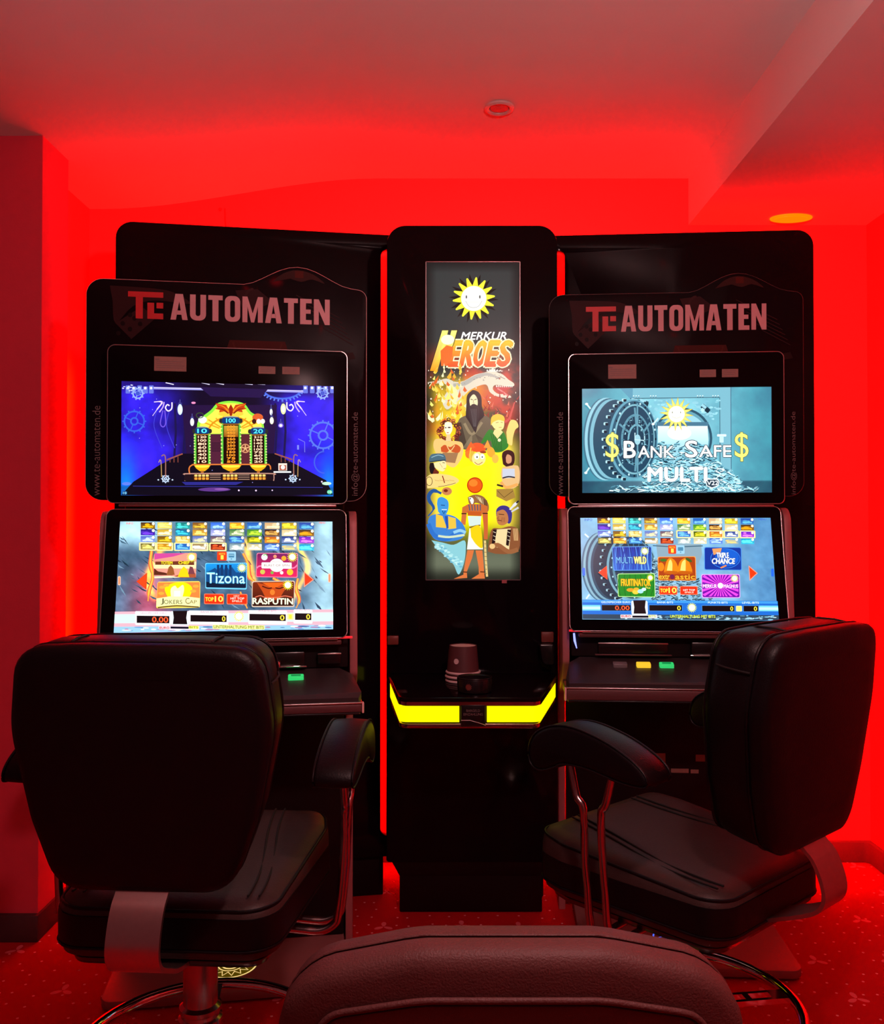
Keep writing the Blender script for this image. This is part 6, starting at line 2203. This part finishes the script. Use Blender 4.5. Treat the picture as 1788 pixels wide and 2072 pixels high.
# cable and nail on the back wall
yw = YB - 0.004
p0, p1 = W(455, 421, yw), W(457, 470, yw)
cb = tube('cable', [(p0.x, yw, p0.z), (p0.x + .001, yw, (p0.z + p1.z) / 2), (p1.x + .004, yw, p1.z - .02)], 0.002, M_seamred, None, 6)
tag(cb, 'thin dark cable on the back wall above the left backing board', 'cable')
p0 = W(446, 424, yw)
nl = lathe('nail', [(0.006, 0.0), (0.006, 0.003), (0.002, 0.003), (0.002, 0.01)], M_seamred, None, 16)
nl.rotation_euler = (R(-90), 0, 0)
nl.location = (p0.x, YB - 0.010, p0.z)
tag(nl, 'small dark nail in the back wall beside the thin cable', 'nail')

# ------------------------------------------------------------------ swivel chairs
def chair(pos, deg, label, dz=0.0, arms=True, leather=None, seat_leather=None, group=None, lip=False, bw=1.0, recl=6.0, back_h=0.0, crown=0.0, wb=0.16, th=1.0, drop=0.0):
    leather = leather or M_leather
    seat_leather = seat_leather or M_leather2
    t = empty('swivel_chair', (pos[0], pos[1], 0), R(deg), label, 'chair', group)
    # pedestal
    lathe('base_disc', [(0.21, 0.0), (0.21, 0.008), (0.19, 0.016), (0.08, 0.030), (0.055, 0.036)], M_chrome, t, 48)
    lathe('pedestal', [(0.044, 0.034), (0.041, 0.05), (0.041, 0.215), (0.046, 0.220), (0.046, 0.232), (0.040, 0.236), (0.039, 0.243), (0.044, 0.247), (0.044, 0.256), (0.036, 0.262), (0.036, 0.408 + dz - drop)], M_steel2, t, 40)
    zr = 0.165
    rr = 0.264
    ring = tube('foot_ring', [(rr * math.cos(R(a)), rr * math.sin(R(a)), zr) for a in range(0, 360, 5)], 0.0125, M_chrome, t, 14, closed=True)
    for k in range(4):
        a = R(90 * k + 8 - deg)
        c, s = math.cos(a), math.sin(a)
        fn = lambda x, y, z, c=c, s=s: (x * c - y * s, x * s + y * c, z + zr)
        # flat spoke with two slots: built as rails and bridges
        bm = bmesh.new()
        V = []

        def bar(xa_, xb_, ya, yb_, za=-0.006, zb_=0.006):
            q = [bm.verts.new(fn(x, y, z)) for x in (xa_, xb_) for y in (ya, yb_) for z in (za, zb_)]
            for f in ((0, 1, 3, 2), (4, 6, 7, 5), (0, 4, 5, 1), (2, 3, 7, 6), (0, 2, 6, 4), (1, 5, 7, 3)):
                bm.faces.new([q[i] for i in f])
        bar(0.038, 0.256, 0.011, 0.020)
        bar(0.038, 0.256, -0.020, -0.011)
        for (u, v) in ((0.038, 0.085), (0.150, 0.165), (0.215, 0.256)):
            bar(u, v, -0.011, 0.011)
        mkbm('spoke', bm, M_chrome, t)
    # mechanism under the seat
    box('seat_mechanism', (-0.11, -0.13, 0.405 + dz - drop), (0.11, 0.13, 0.437 + dz - drop), M_black, t, 0.006)
    # seat cushion
    hw0, hw1 = 0.215, 0.245
    so = roundpoly([(-hw0, -0.235, 0.07), (hw0, -0.235, 0.07), (hw1, 0.16, 0.06), (hw1 - 0.02, 0.255, 0.07), (-hw1 + 0.02, 0.255, 0.07), (-hw1, 0.16, 0.06)], 7)
    zs_ = 0.452 + dz - drop
    loft('seat_base', so, [(0.045, zs_ - 0.016), (0.03, zs_ - 0.012), (0.024, zs_ + 0.001)], M_black, t, axis='z')

    def dip(x, y, z):
        if z > zs_ + 0.08:
            z += 0.030 * max(0, min(1, (y + 0.05) / 0.3)) - 0.01 + 0.10 * x * x
        return (x, y, z)
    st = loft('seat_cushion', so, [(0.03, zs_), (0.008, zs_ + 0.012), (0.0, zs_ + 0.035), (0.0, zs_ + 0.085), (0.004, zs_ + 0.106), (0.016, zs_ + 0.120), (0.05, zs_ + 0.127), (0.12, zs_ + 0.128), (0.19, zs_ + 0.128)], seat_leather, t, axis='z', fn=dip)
    tp = inset_pt(so, 0.006)
    tube('seat_piping', [dip(p.x, p.y, zs_ + 0.110) for p in tp], 0.0035, leather, st, 6, closed=True)
    tube('seat_piping', [(p[0], p[1], zs_ + 0.030) for p in inset_pt(so, -0.001)], 0.0030, leather, st, 6, closed=True)
    for s in (-1, 1):
        for off_ in (0.0, 0.022):
            pts = []
            for k in range(15):
                y = -0.205 + 0.43 * k / 14
                x = s * (0.105 + off_ + 0.055 * (0.5 + 0.5 * math.cos((y + 0.2) / 0.45 * math.pi)))
                pts.append(dip(x, y, zs_ + 0.1305))
            tube('seat_seam', pts, 0.0024, M_seam, st, 6)
    # side band of the seat in the darker leather
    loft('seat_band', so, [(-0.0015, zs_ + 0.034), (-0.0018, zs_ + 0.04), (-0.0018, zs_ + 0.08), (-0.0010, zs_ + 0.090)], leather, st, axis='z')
    # ---- backrest: local (x, z) outline, y depth; leans back
    zb0, zb1 = 0.622 + dz, 1.066 + dz + back_h
    Wt, Wm, Wb = 0.232 * bw, 0.238 * bw, wb * bw
    mid = zb0 + 0.30 * (zb1 - zb0) / 0.46
    bo = roundpoly([(-Wb, zb0, 0.07), (Wb, zb0, 0.07), (Wm - 0.032 * bw, zb0 + 0.13, 0.16), (Wm, mid, 0.2), (Wt - 0.012, zb1 - 0.004, 0.060), (Wt * .4, zb1 + 0.004, 0.4), (-Wt * .4, zb1 + 0.004, 0.4), (-Wt + 0.012, zb1 - 0.004, 0.060), (-Wm, mid, 0.2), (-Wm + 0.032 * bw, zb0 + 0.13, 0.16)], 6)
    ra = R(recl)
    y_b = -0.328

    def lean(x, y, z):
        z -= crown * (abs(x) / 0.23) ** 2.2 * max(0, min(1, (z - zb0 - 0.2) / 0.25))
        dz_ = z - zb0
        y = y - 0.35 * x * x * 0 + 0.30 * x * x
        return (x, y_b + y * math.cos(ra) - dz_ * math.sin(ra), zb0 + dz_ * math.cos(ra) + y * math.sin(ra))
    shell = loft('back_shell', bo, [(0.060, -0.0005), (0.045, 0.0), (0.018, 0.001), (0.006, 0.005), (0.0, 0.014), (0.0, 0.034), (0.003, 0.040)], leather, t, axis='y', fn=lean)
    cush = loft('back_cushion', inset_pt(bo, 0.003), [(a_, 0.04 + (b_ - 0.04) * th) for a_, b_ in ((0.006, 0.040), (0.0, 0.044), (-0.001, 0.07), (0.002, 0.115), (0.012, 0.145), (0.03, 0.158), (0.06, 0.164), (0.10, 0.166), (0.14, 0.166))], leather, t, axis='y', fn=lean)
    tube('back_piping', [lean(p.x, 0.042, p.y) for p in inset_pt(bo, 0.0015)], 0.0015 if lip else 0.0030, leather, shell, 6, closed=True)
    if not lip:
        tube('back_piping', [lean(p.x, 0.140, p.y) for p in inset_pt(bo, 0.010)], 0.0028, leather, cush, 6, closed=True)
    if lip:
        # raised border round an inset rear panel
        inn = inset_pt(bo, 0.034)
        inn2 = [Vector((p.x * 0.96, zb0 + (p.y - zb0) * 0.975)) for p in inn]
        tube('rear_border', [lean(p.x, -0.002, p.y) for p in inn2], 0.0035, leather, shell, 8, closed=True)
        tube('rear_seam', [lean(p.x, -0.003, p.y) for p in [Vector((q.x * 0.95, zb0 + (q.y - zb0) * 0.965)) for q in inn]], 0.0012, M_seam, shell, 6, closed=True)
    # seams across the cushion edge, one near each upper corner
    for s in (() if lip else (-1, 1)):
        for zz in (zb1 - 0.075,):
            xx = s * (Wt + 0.0005 - 0.006)
            tube('cushion_seam', [lean(xx + s * d, y, zz) for d, y in ((0.003, 0.046), (0.0055, 0.07), (0.0035, 0.10), (-0.004, 0.124))], 0.0022, M_seam, cush, 6)
        tube('cushion_seam', [lean(s * Wt * .55, y, zb1 + 0.0035 - d) for d, y in ((0.002, 0.046), (0.001, 0.07), (0.004, 0.105), (0.012, 0.126))], 0.0022, M_seam, cush, 6)
    # ---- flat steel bracket from the backrest under the seat
    path = catmull([lean(0, 0.030, zb0 + 0.02), lean(0, 0.012, zb0 - 0.002), (0, y_b - 0.006, zb0 - 0.018), (0, y_b - 0.022, zb0 - 0.050), (0, y_b - 0.030, zb0 - 0.088), (0, y_b - 0.016, zb0 - 0.118), (0, y_b + 0.025, zb0 - 0.142), (0, y_b + 0.08, zb0 - 0.166), (0, y_b + 0.20, zb0 - 0.190 - drop)], 4)
    V = []
    Fc = []
    hwb = 0.048
    for i, p in enumerate(path):
        tt = (path[min(i + 1, len(path) - 1)] - path[max(i - 1, 0)]).normalized()
        nr = Vector((0, -tt.z, tt.y)) * 0.004
        for sx_ in (-hwb, hwb):
            for sn in (-1, 1):
                V.append((sx_, p.y + nr.y * sn, p.z + nr.z * sn))
    for i in range(len(path) - 1):
        b0, b1 = 4 * i, 4 * i + 4
        for (u, v) in ((0, 1), (1, 3), (3, 2), (2, 0)):
            Fc.append((b0 + u, b0 + v, b1 + v, b1 + u))
    Fc += [(0, 1, 3, 2), tuple(4 * (len(path) - 1) + q for q in (2, 3, 1, 0))]
    mk('back_bracket', V, Fc, M_steel, t, 50)
    # ---- armrests
    if arms:
        for s in (-1, 1):
            xa_ = s * 0.312
            w = 0.042
            z0 = 0.755
            prof = catmull([(-0.17, z0 + 0.012), (-0.155, z0 - 0.002), (-0.10, z0 - 0.004), (0.0, z0 + 0.010), (0.07, z0 + 0.006), (0.10, z0 - 0.012), (0.145, z0 - 0.030), (0.175, z0 - 0.015), (0.180, z0 + 0.03), (0.160, z0 + 0.075), (0.11, z0 + 0.108), (0.04, z0 + 0.118), (-0.05, z0 + 0.100), (-0.12, z0 + 0.070), (-0.160, z0 + 0.040)], 4, True)
            prof = [Vector((p.x * 0.90 - 0.004, z0 + 0.042 + (p.y - z0 - 0.042) * 0.74)) for p in prof]
            pad = loft('armrest_pad', prof, [(0.010, xa_ - w), (0.002, xa_ - w + 0.003), (0.0, xa_ - w + 0.010), (-0.002, xa_), (0.0, xa_ + w - 0.010), (0.002, xa_ + w - 0.003), (0.010, xa_ + w)], leather, t, axis='x')
            for sx_ in (-1, 1):
                tube('armrest_piping', [(xa_ + sx_ * (w - 0.003), p.x, p.y) for p in inset_pt(prof, 0.0005)], 0.0022, leather, pad, 6, closed=True)
            # two bent steel rods from the pad to the seat frame
            for yy, yb_ in ((0.075, 0.036), (-0.045, -0.012)):
                pts = catmull([(xa_, yy, z0 + 0.024), (xa_ + s * 0.002, (yy * .45 + yb_ * .55) , 0.70), (xa_ + s * 0.0, yb_, 0.672), (xa_ - s * 0.004, yb_ - 0.002, 0.56), (xa_ - s * 0.012, yb_ - 0.008, 0.47), (xa_ - s * 0.020, yb_ - 0.010, 0.445), (xa_ - s * 0.050, yb_ - 0.012, 0.430), (xa_ - s * 0.10, yb_ - 0.012, 0.432), (xa_ - s * 0.20, yb_ - 0.012, 0.438)], 4)
                tube('armrest_rod', [Vector((p.x, p.y, p.z + dz - (drop if p.z < 0.5 else 0))) for p in pts], 0.0085, M_steel2, t, 10)
    return t


G_CH = 'swivel chairs in front of the slot machines'
chair((-0.515, 1.90), -3.5, label='black leather swivel chair seen from behind, at the left slot machine', group=G_CH)
chair((0.560, 2.07), 41.0, drop=0.032, label='black leather swivel chair turned sideways, at the right slot machine', group=G_CH)
chair((0.070, 1.235), 0.0, label='dark red brown armless swivel chair in the foreground, only its back top in view', dz=-0.208, th=0.35, arms=False, crown=0.036, leather=M_brown, seat_leather=M_brown, group=G_CH, lip=True, bw=1.04, recl=5.0)
